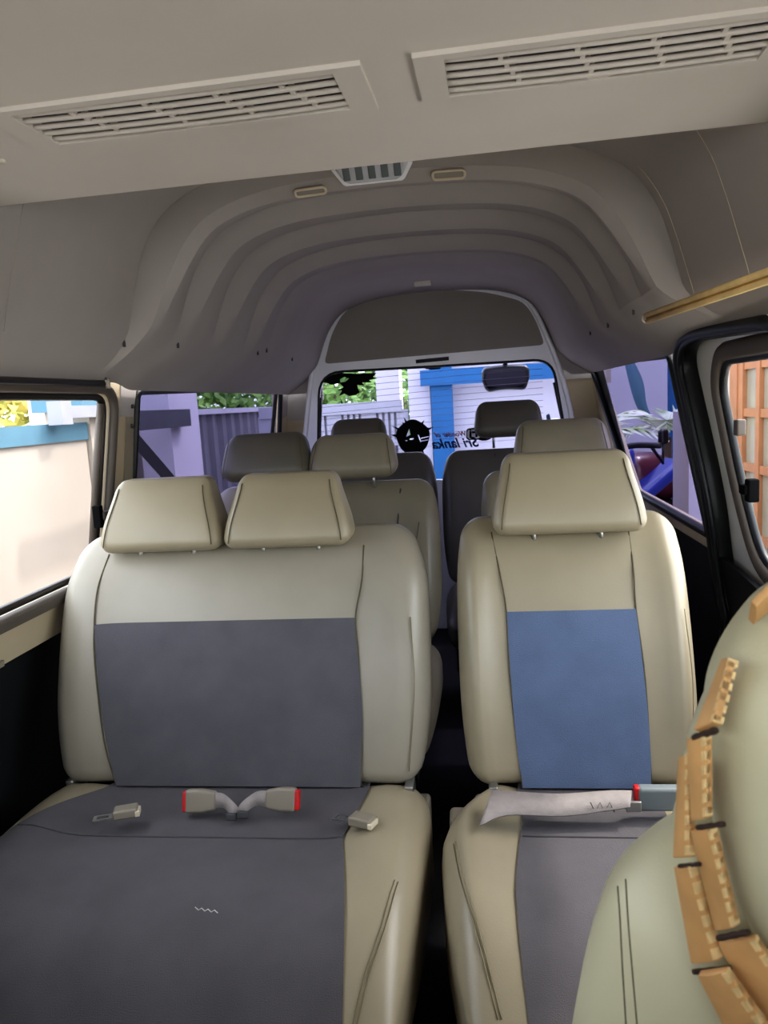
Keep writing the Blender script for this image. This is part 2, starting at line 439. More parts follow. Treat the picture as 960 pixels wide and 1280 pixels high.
# right wall: rear tinted window and the sliding door opening
RW = rpoly([wp(1, 739, 456), wp(1, 838, 442), wp(1, 888, 668), wp(1, 790, 612)], [.03, .03, .02, .03])
seal_px = [(1010, 397), (960, 403), (905, 411), (870, 419), (857, 432), (855, 455), (862, 490), (873, 540), (884, 590), (893, 640), (899, 690), (907, 740), (913, 775), (913, 830)]
seal = [wp(1, *p) for p in seal_px]
y_near = .35
door_hole = [(y_near, seal[0][1]), ]+[s for s in seal]+[(seal[-1][0]-.02, -1.25), (y_near, -1.25)]
wall_r = struct(W(1, 'wall_right', [RW, door_hole, FDW], -.9, 4.2, -1.29, .22, 0, .045, 'trim'))
low = [wp(1, 868, 683), wp(1, 893, 703), wp(1, 897, 800)]
obj('lower_panel', sheet(BM(), [(1.93, low[1][1]), (1.93, -1.28), (4.15, -1.28), (4.15, -.52), (2.3, -.52)], [], wmap(1), -.006, .01), 'black', wall_r, smooth=False)
obj('pillar_felt', sheet(BM(), [wp(1, 836, 430), wp(1, 849, 428), wp(1, 858, 464), wp(1, 845, 464)], [], wmap(1), -.004, .01), 'headliner', wall_r, smooth=False)
for (px, py) in ((842, 437), (853, 472)):
    y, z = wp(1, px, py)
    bm = BM(); disc(bm, (wx(1, z, -.006), y, z), .007, 10, (1, 0, 0), .004); obj('screw', bm, 'plastic_dark', wall_r)
win = sroot('window_3', (wx(1, -.4), 3.0, -.4))
obj('gasket', ring(1, RW, .016, 0), 'rubber', win)
obj('glass', sheet(BM(), inset(RW, .005), [], wmap(1), .018, .022), 'glass_tint', win, smooth=False)
a, b = wp(1, 739, 456), wp(1, 780, 600)
obj('edge_strip', sheet(BM(), [a, (a[0]-.22, a[1]), (b[0]-.16, b[1]), b], [], wmap(1), .012, .016), 'rubber', win, smooth=False)
# sliding door
dr = sroot('door_1', (wx(1, -1.25, .03), 1.1, -1.25))
_w = lambda x, y: wp(1, x, y, .035)
DW = rpoly([(y_near+.05, _w(960, 426)[1]), _w(900, 440), _w(894, 480), _w(919, 605), _w(948, 715), (y_near+.05, _w(975, 745)[1])], [.03, .06, .15, .25, .2, .03])
out = [(y_near, seal[0][1]+.02)]+[(s[0]+.015, s[1]+.01) for s in seal]+[(seal[-1][0], -1.27), (y_near, -1.27)]
obj('door_panel', sheet(BM(), out, [DW], wmap(1), .035, .06), 'door_paint', dr, smooth=False)
obj('door_lining', sheet(BM(), [wp(1, 912, 762), wp(1, 930, 748), wp(1, 990, 790), (y_near, -.60), (y_near, -1.25), (seal[-1][0]-.03, -1.25)], [], wmap(1), .025, .04), 'black', dr, smooth=False)
obj('gasket', ring(1, DW, .026, .035, .6), 'gasket', dr)
obj('gasket_lip', ring(1, inset(DW, .026), .012, .045), 'rubber', dr)
obj('glass', sheet(BM(), inset(DW, .01), [], wmap(1), .048, .052), 'glass_clear', dr, smooth=False)
y, z = wp(1, 940, 613)
lt = obj('latch', rbox(BM(), .014, .016, .030, .005, (1, 1, 1), lambda v: v+Vector((wx(1, z, .0), y, z))), 'latch', dr)
obj('latch_lever', rbox(BM(), .016, .022, .013, .004, (1, 1, 1), lambda v: v+Vector((wx(1, z, -.006), y+.012, z+.002))), 'latch', lt)
y, z = wp(1, 911, 535)
obj('clip', rbox(BM(), .012, .016, .022, .005, (1, 1, 1), lambda v: v+Vector((wx(1, z, .028), y, z))), 'gasket', dr)
sp = catmull([Vector((wx(1, s[1], .004), s[0], s[1])) for s in [(y_near, seal[0][1])]+seal+[(seal[-1][0]-.02, -1.2)]], 4)
door_seal = obj('door_seal', tube(BM(), sp, .036, 12, flat=.6), 'rubber', dr)
sp2 = [p+Vector((-.022, -.026, -.012)) for p in sp]
obj('seal_lip', tube(BM(), sp2, .009, 8), 'rubber', dr)

# tailgate
HY = 4.15
def hp(px, py): q = at(px, py, Y=HY); return (q.x, q.z)
outer_px = [(372, 640), (383, 530), (390, 465), (400, 420), (413, 392), (440, 374), (490, 361), (545, 356), (600, 359), (640, 367), (662, 379), (683, 420), (702, 470), (716, 530), (730, 640)]
outer = [(p.x, p.y) for p in catmull([(*hp(*p), 0) for p in outer_px], 4)]
outer = [(outer[0][0], FLOOR)]+outer+[(outer[-1][0], FLOOR)]
panel = rpoly([hp(405, 455), hp(414, 418), hp(430, 388), hp(470, 369), hp(545, 361), hp(610, 365), hp(655, 377), hp(670, 400), hp(681, 431)], [.03, .05, .08, .1, .1, .1, .06, .05, .03], 4)
glz = rpoly([hp(397, 600), hp(399, 466), hp(545, 458), hp(690, 449), hp(703, 520), hp(712, 600)], [0, .13, .0, .10, .05, 0], 6)
YM = lambda u, v, d: Vector((u, HY+d, v))
gate_ = sroot('door_2', (C, HY, FLOOR))
obj('door_frame', sheet(BM(), outer, [panel, glz], YM, 0, .05), 'white_metal', gate_, smooth=False)
obj('upper_panel', sheet(BM(), panel, [], YM, .004, .03), 'felt', gate_, smooth=False)
bm = BM()
ol = [Vector((p[0], HY, p[1])) for p in outer[1:-1]]
obj('frame_edge', tube(bm, [p+Vector((0, -.004, 0)) for p in ol], .014, 8), 'white_metal', gate_)
bm = BM(); gl = [Vector((p[0], HY, p[1])) for p in glz]; tube(bm, gl, .007, 6); obj('gasket', bm, 'rubber', gate_)
a = Vector((*hp(520, 452), 0)); b = Vector((*hp(561, 448), 0))
bm = BM(); tube(bm, [(a.x, HY-.002, a.y), (b.x, HY-.002, b.y)], .010, 8); obj('pull_slot', bm, 'plastic_dark', gate_)
obj('glass', sheet(BM(), glz, [], YM, .02, .026), 'glass_rear', gate_, smooth=False)
bm = BM()
for k in range(13):
    z = .17-k*.034
    tube(bm, [(C-.70, HY+.017, z-.03-.0*k), (C+.1, HY+.017, z), (C+.58, HY+.017, z+.01)], .0011, 4)
obj('defroster_wire', bm, 'wire', gate_)
for sx, (x0, y0), (x1, y1) in ((-1, (401, 497), (398, 560)), (1, (693, 478), (704, 530))):
    p = hp(x0, y0); q = hp(x1, y1)
    bm = BM(); tube(bm, [(p[0], HY+.014, p[1]), (q[0], HY+.014, q[1])], .008, 6); obj('bus_bar', bm, 'rubber', gate_)
# rear corner pillars
for s in (-1, 1):
    bm = BM(); x0 = wx(s, -.1, .05); x1 = C+s*.70
    box(bm, (min(x0, x1), HY+.052, FLOOR), (max(x0, x1), HY+.10, .12)); 
    wr_ = struct(obj('wall_rear_'+('left' if s < 0 else 'right'), bm, 'trim', smooth=False))
    bm = BM(); box(bm, (min(x0, x1), HY+.046, -.06 if s < 0 else .08), (max(x0, x1), HY+.053, .13)); obj('pillar_felt', bm, 'headliner', wr_, smooth=False)
arch_ = [(C+x*.93, z*.93+.01) for x, z in RR if z > .16]
arch_ = [(arch_[0][0], .05)]+arch_+[(arch_[-1][0], .05)]
bm = BM(); sheet(bm, [(C-.95, .05)]+arch_+[(C+.95, .05), (C+.95, .75), (C-.95, .75)], [], lambda u, v, d: Vector((u, HY+.055+d, v)), 0, .03)
struct(obj('wall_rear', bm, 'felt', smooth=False))

# ================================================================== roof air conditioner
ACZ, ACY = .40, 1.335
ac = thing('roof_air_conditioner', 'beige roof air conditioner housing with two slatted grilles across the ceiling', 'air conditioner', (C, .8, ACZ))
V = [(-.605, -.112), (-.047, .40)]; VY0, VY1 = .928, 1.066
ang = math.radians(-2.0)
def rot(p):
    return Vector((p[0]*math.cos(ang)-p[1]*math.sin(ang), p[0]*math.sin(ang)+p[1]*math.cos(ang)))
bm = BM()
def acm(u, v, d): 
    q = rot((u-C, v-1.0)); return Vector((q.x+C, q.y+1.0, ACZ+d))
holes = [[(x0, VY0), (x1, VY0), (x1, VY1), (x0, VY1)] for x0, x1 in V]
sheet(bm, [(C-.80, .30), (C+.80, .30), (C+.80, ACY-.03), (C-.80, ACY-.03)], holes, acm, 0, .018)
# rolled rear edge rising to the roof
prof = [(ACY-.03+.03*math.sin(t), .03-.03*math.cos(t)) for t in [k*PI/16 for k in range(9)]]+[(ACY+.005, .12), (ACY+.01, .3)]
n = len(prof); cols = []
for u in (C-.80, C+.80): cols.append([bm.verts.new(acm(u, y, z)) for y, z in prof])
for i in range(n-1): bm.faces.new((cols[0][i], cols[1][i], cols[1][i+1], cols[0][i+1]))
obj('housing', bm, 'ac', ac, angle=30)
for (x0, x1) in V:
    fr = obj('vent_grille', sheet(BM(), [(x0-.002, VY0-.002), (x1+.002, VY0-.002), (x1+.002, VY1+.002), (x0-.002, VY1+.002)],
        [rpoly([(x0+.034, VY0+.012), (x1-.034, VY0+.012), (x1-.034, VY1-.016), (x0+.034, VY1-.016)], 0)], acm, -.006, .02), 'ac', ac, smooth=False)
    obj('shade_backing', sheet(BM(), [(x0, VY0), (x1, VY0), (x1, VY1), (x0, VY1)], [], acm, .010, .013), 'ac_dark', fr, smooth=False)  # near-black sheet, paints the shade seen between the slats
    ns = 5; ys = [VY0+.012+(VY1-VY0-.028)*(k+.5)/ns for k in range(ns)]
    for k, yy in enumerate(ys):
        bm = BM(); N = 24; pts = []
        for i in range(N+1):
            t = i/N; x = x0+.03+(x1-x0-.06)*t
            sag = .004*(1-(2*t-1)**2)
            pts.append(acm(x, yy, -.003+.002-sag*.6))
        tube(bm, pts, .0054, 8, flat=.6, up=(0, 0, 1)); obj('slat', bm, 'ac', fr)
    for k in range(4):
        for j, t in enumerate((.21, .44, .66, .86)):
            t += .02*(k-1.5)
            x = x0+.03+(x1-x0-.06)*t
            bm = BM(); box(bm, (x-.003, ys[k]+.002, ACZ-.004), (x+.003, ys[k+1]-.002, ACZ+.006), Matrix.Translation((0, 0, 0)))
            for v in bm.verts:
                q = rot((v.co.x-C, v.co.y-1.0)); v.co.x = q.x+C; v.co.y = q.y+1.0
            obj('divider', bm, 'ac', fr, smooth=False)
    xm = (x0+x1)/2+.0
    for yy in (VY0+.011, VY1-.013):
        bm = BM(); box(bm, (xm-.014, yy-.006, -.004), (xm+.014, yy+.006, .01)); 
        for v in bm.verts: v.co = acm(v.co.x, v.co.y, v.co.z)
        obj('clip', bm, 'ac', fr, smooth=False)
q = at(2, 200, Z=ACZ)
bm = BM(); disc(bm, (q.x, q.y, ACZ-.004), .006, 12, (0, 0, 1), .006); obj('screw', bm, 'ivory', ac)

# dome light, trim loops, clip
q, n_ = ceil_at(466, 215, .0)
dl = thing('dome_light', 'oval ceiling lamp with ribbed lens peeking out behind the roof air conditioner', 'lamp', q)
fx = Vector((1, 0, 0)); fx = (fx-n_*fx.dot(n_)).normalized(); fy = n_.cross(fx)
if fy.y < 0: fy = -fy
def onceil(x, y, d): return q+fx*x+fy*(y-.035)+n_*d
obj('bezel', rbox(BM(), .105, .062, .008, .0075, (4, 3, 1), lambda v: onceil(v.x*(1-.3*(v.y/.062)**2), v.y, v.z+.004)), 'white_metal', dl)
obj('lens', rbox(BM(), .092, .052, .014, .0135, (4, 3, 1), lambda v: onceil(v.x*(1-.3*(v.y/.052)**2), v.y, v.z+.010)), 'lens', dl)
for k in range(5):
    obj('rib', rbox(BM(), .009, .038, .003, .0025, (1, 1, 1), lambda v: onceil(v.x-.064+k*.032, v.y, v.z+.024)), 'plastic_slate', dl)
for (px, py, lab) in ((388, 238, 'small worn metal loop trim left of the dome lamp'), (561, 217, 'small worn metal loop trim right of the dome lamp')):
    q, n_ = ceil_at(px, py, .002)
    fx = Vector((1, 0, 0)); fx = (fx-n_*fx.dot(n_)).normalized(); fy = n_.cross(fx)
    t = thing('ceiling_loop', lab, 'ceiling fitting', q, 'metal loops beside the dome lamp')
    L = rpoly([(-.040, -.011), (.040, -.011), (.040, .011), (-.040, .011)], .010, 4)
    pts = [q+fx*u+fy*v+n_*.003 for u, v in L]
    obj('ring', tube(BM(), pts+[pts[0]], .0035, 8), 'chrome', t)
    obj('recess', rbox(BM(), .037, .009, .003, .0025, (1, 1, 1), lambda v: q+fx*v.x+fy*v.y+n_*v.z), 'felt', t)
q, n_ = ceil_at(528, 352, .006)
t = tag(obj('ceiling_clip', rbox(BM(), .042, .02, .014, .006, (1, 1, 1), lambda v: v+q), 'ivory'), 'small ivory plastic latch under the headliner above the tailgate', 'latch')

# curtain rail (left) and wooden curtain track (right)
rl = thing('curtain_rail', 'dark metal curtain rail above the clear sliding window', 'curtain rail', (wx(-1, .1, -.03), 1.2, .10))
obj('rail', tube(BM(), [(wx(-1, .098, -.02), .4, .094), (wx(-1, .098, -.02), 2.0, .104)], .0085, 8), 'rail', rl)
obj('rail_upper_lip', tube(BM(), [(wx(-1, .098, -.012), .4, .108), (wx(-1, .098, -.012), 1.98, .118)], .006, 8), 'plastic_dark', rl)  # second dark tube along the top of the rail
kn = obj('string_tie', tube(BM(), [(wx(-1, .1, -.03), 1.99+.012*math.sin(k*2.1), .104+.014*math.cos(k*1.7)) for k in range(14)], .0028, 5), 'ivory', rl)
a = at(808, 398, Y=2.02); b = at(975, 340, Y=1.33)
tr = thing('curtain_track', 'pale wooden curtain track above the sliding door', 'curtain track', a)
d = (b-a).normalized(); upv = Vector((-.35, 0, .9)); upv = (upv-d*upv.dot(d)).normalized()
obj('track_strip', tube(BM(), [a+upv*.008, b+upv*.008], .0065, 8), 'wood', tr)
obj('track_strip', tube(BM(), [a-upv*.008, b-upv*.008], .0065, 8), 'wood', tr)
side_ = d.cross(upv)
obj('groove', tube(BM(), [a+Vector((.006, 0, 0)), b+Vector((.006, 0, 0))], .007, 8), 'wood_groove', tr)
bm = BM(); tube(bm, [a+(upv*math.cos(k*PI/6)+side_*math.sin(k*PI/6))*.009-d*.003 for k in range(13)], .0035, 6); obj('end_ring', bm, 'ivory', tr)

# ================================================================== seats
def make_back(root, name, cx, hw, y0, z0, H, T, recl, mt, patch=None, seams=(), bolster=.022, top_in=.06, bot_in=.05, crown=.0, r=.05):
    def df(p, eps=0):
        u = p.x/hw; v = max(0, min(1, (p.z+H/2)/H))
        x = p.x*(1+.025*math.sin(PI*v)-bot_in*max(0, 1-v/.35)**2-top_in*max(0, (v-.72)/.28)**2)
        yy = p.y
        if p.y < 0:
            k = -p.y/(T/2)
            yy -= k*(.012*math.sin(PI*v)+bolster*math.exp(-((abs(u)-.86)/.13)**2)*(.4+.6*math.sin(PI*min(1, v*1.05)))-.0)
            yy += k*.05*max(0, (v-.78)/.22)**2
        z = p.z+H/2+crown*(1-u*u)*max(0, (v-.6)/.4)
        return Vector((cx+x, y0+yy+recl*(v*H), z0+z))
    o = obj(name, rbox(BM(), hw, T/2, H/2, r, (22, 2, 16), df), mt, root)
    surf = lambda u, v, e=.003: df(Vector((u*hw, -T/2-e, v*H-H/2)))
    if patch:
        (ub0, ub1, ut0, ut1, v0, v1, pm) = patch
        def fn(a, b):
            v = v0+(v1-v0)*b; l = ub0+(ut0-ub0)*b-.035*0; rr = ub1+(ut1-ub1)*b
            bow = .03*math.sin(PI*b)
            return surf(l+bow*0+(rr-l)*a, v, .0035)
        obj('fabric_panel', grid(BM(), fn, 30, 18), pm, root)
    for s in seams:
        pts = catmull([surf(u, v, .0022) for u, v in s[0]], 6)
        obj('seam', tube(BM(), pts, s[2] if len(s) > 2 else .0022, 5), s[1], o)
    return o, surf
def make_cushion(root, cx, hw, y0, y1, z0, T, mt, patch=None, taper=.06, drop=.05, lip=.03, cross=None, stitch=(), bt=.05, bf=.18):
    D = y1-y0
    def df(p):
        u = p.x/hw; f = max(0, min(1, (D/2-p.y)/D))       # 0 at the back, 1 at the front
        x = p.x*(1-taper*f**3-bt*max(0, 1-f/bf)**2)
        z = p.z
        if p.z > 0:
            k = p.z/(T/2)
            z += k*(.024*math.exp(-((abs(u)-.82)/.15)**2)*math.sin(PI*min(1, f+.12))+lip*math.sin(PI*f*.9)*.6-drop*max(0, (f-.62)/.38)**2.2)
        return Vector((cx+x, y0+D*(1-f)+ (p.y-(D/2-f*D)), z0-T/2+z))
    o = obj('cushion', rbox(BM(), hw, D/2, T/2, .055, (20, 14, 2), df), mt, root)
    surf = lambda u, f, e=.003: df(Vector((u*hw, D/2-f*D, T/2+e)))
    def skin(u, f):                       # follow the rounded edge of the box
        q = Vector((u*hw, D/2-f*D, T/2)); r = .055
        c_ = Vector([max(-(H_-r), min(H_-r, q[i])) for i, H_ in enumerate((hw, D/2, T/2))]); d_ = q-c_
        return df(c_+d_.normalized()*(r+.001))
    for st_ in stitch:
        for k in (0, .009/hw*.8):
            obj('seam', tube(BM(), [skin(p.x-math.copysign(k, p.x), p.y) for p in catmull([(*q, 0) for q in st_], 6)], .0013, 5), 'stitch', o)
    if patch:
        (Ls, Rs, f0, f1, pm) = patch
        def lerp(T_, f):
            for (a0, b0), (a1, b1) in zip(T_, T_[1:]):
                if f <= a1: return b0+(b1-b0)*(f-a0)/(a1-a0)
            return T_[-1][1]
        def fn(a, b):
            f = f0+(f1-f0)*b; l = lerp(Ls, f); r = lerp(Rs, f)
            return surf(l+(r-l)*a, f, .004) if f < .92 else skin(l+(r-l)*a, f)+Vector((0, -.003, .003))
        pnl = obj('fabric_panel', grid(BM(), fn, 30, 24), pm, root)
        if cross:
            obj('seam', tube(BM(), [surf(cross[0]+(cross[1]-cross[0])*k/20, cross[2], .0045) for k in range(21)], .0022, 5), 'plastic_dark', pnl)
    return o, surf
def make_headrest(root, cx, y0, z0, w0, w1, H, T, mt, posts=True, lean=.10, r=.034):
    def df(p):
        v = max(0, min(1, (p.z+H/2)/H))
        s = 1+(w1/w0-1)*smooth01(v)**1.2
        yy = p.y*(1-.45*v**1.5)+.045*v+ (-.008*math.sin(PI*v) if p.y < 0 else 0)
        return Vector((cx+p.x*s, y0+yy, z0+p.z+H/2))
    o = obj('headrest', rbox(BM(), w0/2, T/2, H/2, r, (10, 3, 8), df), mt, root)
    for s in (-1, 1):
        pts = [df(Vector((s*(w0/2-.022), -T/2-.001, -H/2+.02+k*(H-.04)/8))) for k in range(9)]
        pts2 = [df(Vector((s*(w0/2-.022), -T/2+k*T*.8/5, H/2-.002))) for k in range(6)]
        obj('seam', tube(BM(), pts, .0016, 5), 'seam', o)
        if posts: obj('post', tube(BM(), [(cx+s*w0*.22, y0+.0, z0-.05), (cx+s*w0*.22, y0, z0+.03)], .006, 8), 'metal', o)
    return o
def bracket(root, x, y, z, s):
    b = obj('recliner_bracket', rbox(BM(), .011, .03, .055, .005, (1, 2, 3), lambda v: Vector((x+v.x, y+v.y-.3*v.z, z+v.z))), 'metal', root)
    obj('bracket_cover', rbox(BM(), .016, .055, .06, .012, (1, 2, 2), lambda v: Vector((x+s*.030+v.x, y+v.y-.02, z-.06+v.z))), 'plastic_grey', b)
    return b
def base(root, x0, x1, y0, y1, ztop):
    obj('seat_base', box(BM(), (x0, y0, ztop-.10), (x1, y1, ztop)), 'plastic_dark', root, smooth=False)
    for x in (x0+.04, x1-.04):
        for y in (y0+.05, y1-.05):
            obj('leg', tube(BM(), [(x, y, ztop-.09), (x, y, FLOOR)], .018, 8), 'plastic_dark', root)

# --- first row: double bench on the left
BX, BHW = -.613, .478
bench = thing('bench_seat', 'front double bench seat in cream leather with a wide grey fabric panel', 'seat', (BX, 1.4, FLOOR), 'passenger seats')
zb = -.910; yb = 1.70
make_back(bench, 'backrest', BX, BHW, yb, zb, .60, .13, .34, 'leather_pale',
    patch=(-.66, .69, -.76, .63, .015, .655, 'fabric_grey'),
    seams=([[(-.662, .02), (-.70, .2), (-.745, .5), (-.762, .655), (-.77, .8), (-.785, .93)], 'seam', .002],
           [[(.693, .02), (.668, .2), (.643, .5), (.632, .655), (.675, .8), (.715, .93)], 'seam', .002],
           [[(.93, .08), (.925, .4), (.915, .66)], 'stitch', .0014]), top_in=.085)
make_cushion(bench, BX-.0, BHW+.008, .985, 1.69, -.915, .22, 'leather',
    patch=([(0, -.66), (.1, -.68), (.40, -.88), (.65, -.95), (1, -.97)], [(0, .72), (.12, .70), (.40, .645), (.68, .74), (1, .84)], .02, .985, 'fabric_seat'), taper=.09, drop=.13, cross=(-.86, .645, .40),
    stitch=([(.93, .60), (.915, .75), (.88, .86), (.86, .97)],))
for cx, in ((BX-.20,), (BX+.135,)):
    make_headrest(bench, cx, 1.845, -.345, .335, .26, .186, .13, 'leather')
bracket(bench, BX+BHW-.045, 1.66, -.945, 1)
bracket(bench, BX-BHW+.05, 1.68, -.945, -1)
base(bench, BX-.40, BX+.40, 1.05, 1.6, -1.09)

# --- first row: single seat by the door
SX, SHW = .225, .272
single = thing('single_seat', 'front single seat in cream leather with a square blue fabric panel', 'seat', (SX, 1.4, FLOOR), 'passenger seats')
make_back(single, 'backrest', SX, SHW, yb, zb, .608, .13, .34, 'leather',
    patch=(-.54, .58, -.57, .52, .015, .655, 'fabric_blue'),
    seams=([[(-.54, .02), (-.565, .4), (-.572, .655), (-.62, .8), (-.71, .95)], 'seam', .002],
           [[(.58, .02), (.55, .4), (.522, .655), (.535, .8), (.57, .95)], 'seam', .002],
           [[(.90, .1), (.91, .4), (.90, .66)], 'stitch', .0014]), bolster=.026)
make_cushion(single, SX-.01, SHW+.045, .985, 1.69, -.915, .22, 'leather',
    bt=.42, bf=.36,
    patch=([(0, -.72), (.06, -.63), (.12, -.55), (.2, -.48), (.3, -.45), (.6, -.56), (1, -.66)], [(0, .85), (.06, .74), (.12, .65), (.2, .57), (.3, .52), (1, .6)], .02, .985, 'fabric_seat'), taper=.26, drop=.14, cross=(-.46, .52, .37),
    stitch=([(-.93, .42), (-.90, .60), (-.86, .75), (-.82, .9)],))
make_headrest(single, SX+.0, 1.845, -.334, .37, .305, .194, .14, 'leather')
bracket(single, SX-SHW+.065, 1.66, -.945, -1)
base(single, SX-.2, SX+.2, 1.05, 1.6, -1.09)
q = at(590, 1030, Y=1.55)
an = obj('belt_anchor', rbox(BM(), .034, .03, .032, .012, (2, 2, 2), lambda v: v+Vector((SX-SHW-.005, 1.60, -.975))), 'plastic_grey', single)
obj('bolt_cap', rbox(BM(), .022, .02, .02, .018, (1, 1, 1), lambda v: v+Vector((SX-SHW-.002, 1.56, -1.01))), 'ivory', an)

# --- second row
B2 = thing('bench_seat', 'second row double bench in grey tan leather behind the front double bench', 'seat', (-.57, 2.4, FLOOR), 'passenger seats')
make_back(B2, 'backrest', -.575, .435, 2.62, -.86, .575, .13, .30, 'leather_mid',
    seams=([[(.60, .02), (.61, .5), (.66, .75), (.72, .95)], 'plastic_dark', .003], [[(.72, .5), (.80, .62), (.84, .75)], 'seam', .0015]))
make_cushion(B2, -.575, .44, 1.98, 2.62, -.87, .16, 'leather_mid')
make_headrest(B2, -.785, 2.76, -.262, .355, .315, .180, .14, 'leather_dark', r=.055)
make_headrest(B2, -.45, 2.76, -.268, .345, .305, .165, .14, 'leather_mid', r=.055)
base(B2, -.95, -.2, 2.05, 2.55, -1.03)
S2 = thing('single_seat', 'second row single seat in tan leather mostly hidden behind the front single seat', 'seat', (.3, 2.4, FLOOR), 'passenger seats')
make_back(S2, 'backrest', .30, .272, 2.62, -.86, .59, .13, .30, 'leather_mid')
make_cushion(S2, .30, .28, 2.0, 2.62, -.87, .16, 'leather_mid')
make_headrest(S2, .325, 2.76, -.26, .355, .315, .172, .14, 'leather_mid', r=.05)
base(S2, .1, .5, 2.05, 2.55, -1.03)
# --- rear row
B3 = thing('bench_seat', 'rear bench half in dark olive leather under the black round emblem', 'seat', (-.55, 3.3, FLOOR), 'rear row seats')
make_back(B3, 'backrest', -.545, .362, 3.47, -.86, .625, .13, .20, 'leather_dark', top_in=.10)
make_cushion(B3, -.545, .362, 2.95, 3.48, -.87, .16, 'leather_dark')
make_headrest(B3, -.555, 3.62, -.20, .290, .26, .140, .11, 'leather_dark', r=.05)
base(B3, -.85, -.25, 3.0, 3.4, -1.03)
S3 = thing('bench_seat', 'rear bench half in dark olive leather below the hanging outside mirror', 'seat', (.2, 3.3, FLOOR), 'rear row seats')
make_back(S3, 'backrest', .19, .335, 3.47, -.86, .622, .13, .20, 'leather_dark', top_in=.10, seams=([[(-.29, .3), (-.29, .7), (-.27, .97)], 'plastic_dark', .0025],))
make_cushion(S3, .19, .335, 2.95, 3.48, -.87, .16, 'leather_dark')
make_headrest(S3, .175, 3.60, -.185, .330, .30, .172, .12, 'leather_dark', r=.055)
base(S3, -.1, .48, 3.0, 3.4, -1.03)

# ================================================================== belts and buckles on the seats
def local(o, ang, pos, tilt=0):
    Mx = Matrix.Translation(pos) @ Matrix.Rotation(ang, 4, 'Z') @ Matrix.Rotation(tilt, 4, 'X')
    return lambda v: Mx @ v
for (px, py, s, lab) in ((252, 1003, -1, 'taupe belt buckle with red button facing left, in the middle of the front bench'), (352, 1001, 1, 'taupe belt buckle with red button facing right, in the middle of the front bench')):
    p = at(px, py, Y=1.500)+Vector((0, 0, .004))
    t = thing('belt_buckle', lab, 'seat belt buckle', p, 'buckles on the front bench')
    L = local(None, s*-.05, p, -.35)
    obj('buckle_body', rbox(BM(), .036, .012, .026, .008, (2, 1, 2), lambda v: L(Vector((v.x, v.y, v.z*(1-.25*max(0, -s*v.x/.036)))))), 'plastic_grey', t)
    obj('release_button', rbox(BM(), .006, .010, .022, .004, (1, 1, 1), lambda v: L(v+Vector((s*.036, 0, 0)))), 'red', t)
    sg = -s
    A = [L(Vector((sg*.030, -.005, .018))), L(Vector((sg*.055, -.014, .016))), L(Vector((sg*.085, -.02, -.006))), L(Vector((sg*.10, -.012, -.030)))]
    B = [L(Vector((sg*.030, -.005, -.018))), L(Vector((sg*.055, -.012, -.014))), L(Vector((sg*.075, -.024, -.028))), L(Vector((sg*.085, -.016, -.034)))]
    obj('webbing', ribbon(BM(), catmull(A, 4), catmull(B, 4), .003), 'web', t)
    obj('webbing_clip', rbox(BM(), .012, .004, .008, .003, (1, 1, 1), lambda v: L(v+Vector((sg*.078, -.03, -.030)))), 'plastic_dark', t)
for (px, py, an_, lab) in ((150, 1025, .35, 'belt tongue lying at the left corner of the front bench'), (446, 1033, -.3, 'belt tongue lying at the right corner of the front bench')):
    p = at(px, py, Y=1.44)
    t = thing('belt_tongue', lab, 'seat belt tongue', p, 'belt tongues on the front bench')
    L = local(None, an_, p+Vector((0, 0, .011)), -.12)
    sg = 1 if px > 300 else -1
    obj('tongue_cover', rbox(BM(), .026, .020, .010, .005, (2, 2, 1), lambda v: L(v+Vector((.014, 0, .006)))), 'plastic_grey', t)
    fr = rpoly([(-.055, -.014), (-.012, -.014), (-.012, .014), (-.055, .014)], .005); ho = rpoly([(-.048, -.008), (-.022, -.008), (-.022, .008), (-.048, .008)], .003)
    obj('metal_plate', sheet(BM(), fr, [ho], lambda u, v, d: L(Vector((u, v, d))), .0, .0025), 'metal', t, smooth=False)
    obj('metal_end', rbox(BM(), .005, .018, .006, .002, (1, 1, 1), lambda v: L(v+Vector((.040, -.004, .004)))), 'chrome', t)
# lap belt on the single seat
p = at(720, 1008, Y=1.56)
lb = thing('lap_belt', 'pale webbing lap belt across the back of the front single seat cushion', 'seat belt', p)
top = [at(615, 993, Y=1.515), at(640, 995, Y=1.515), at(700, 998, Y=1.51), at(760, 994, Y=1.51), at(790, 994, Y=1.51)]
bot = [at(600, 1046, Y=1.40), at(634, 1028, Y=1.44), at(705, 1029, Y=1.455), at(762, 1022, Y=1.465), at(788, 1018, Y=1.47)]
top = [v+Vector((0, 0, .010)) for v in top]; bot = [v+Vector((0, 0, .016 if k else .024)) for k, v in enumerate(bot)]
obj('webbing', ribbon(BM(), catmull(top, 5), catmull(bot, 5), .003), 'web', lb)
st_ = [at(738+k*6, 1003+(12 if k % 2 else 0), Y=1.470) for k in range(6)]
obj('stitching', tube(BM(), st_, .0013, 4), 'plastic_dark', lb)
q = at(792, 1008, Y=1.49)
obj('tongue', rbox(BM(), .016, .004, .012, .003, (1, 1, 1), lambda v: v+q), 'metal', lb)
p = at(824, 997, Y=1.51)
bk = thing('belt_buckle', 'slate grey belt buckle with red button on the front single seat', 'seat belt buckle', p)
obj('buckle_body', rbox(BM(), .045, .014, .026, .008, (2, 1, 2), lambda v: v+p), 'plastic_slate', bk)
obj('release_button', rbox(BM(), .006, .010, .022, .004, (1, 1, 1), lambda v: v+p+Vector((-.046, 0, .004))), 'red', bk)
obj('webbing', rbox(BM(), .03, .004, .018, .003, (1, 1, 1), lambda v: v+p+Vector((.07, .0, -.004))), 'web', bk)
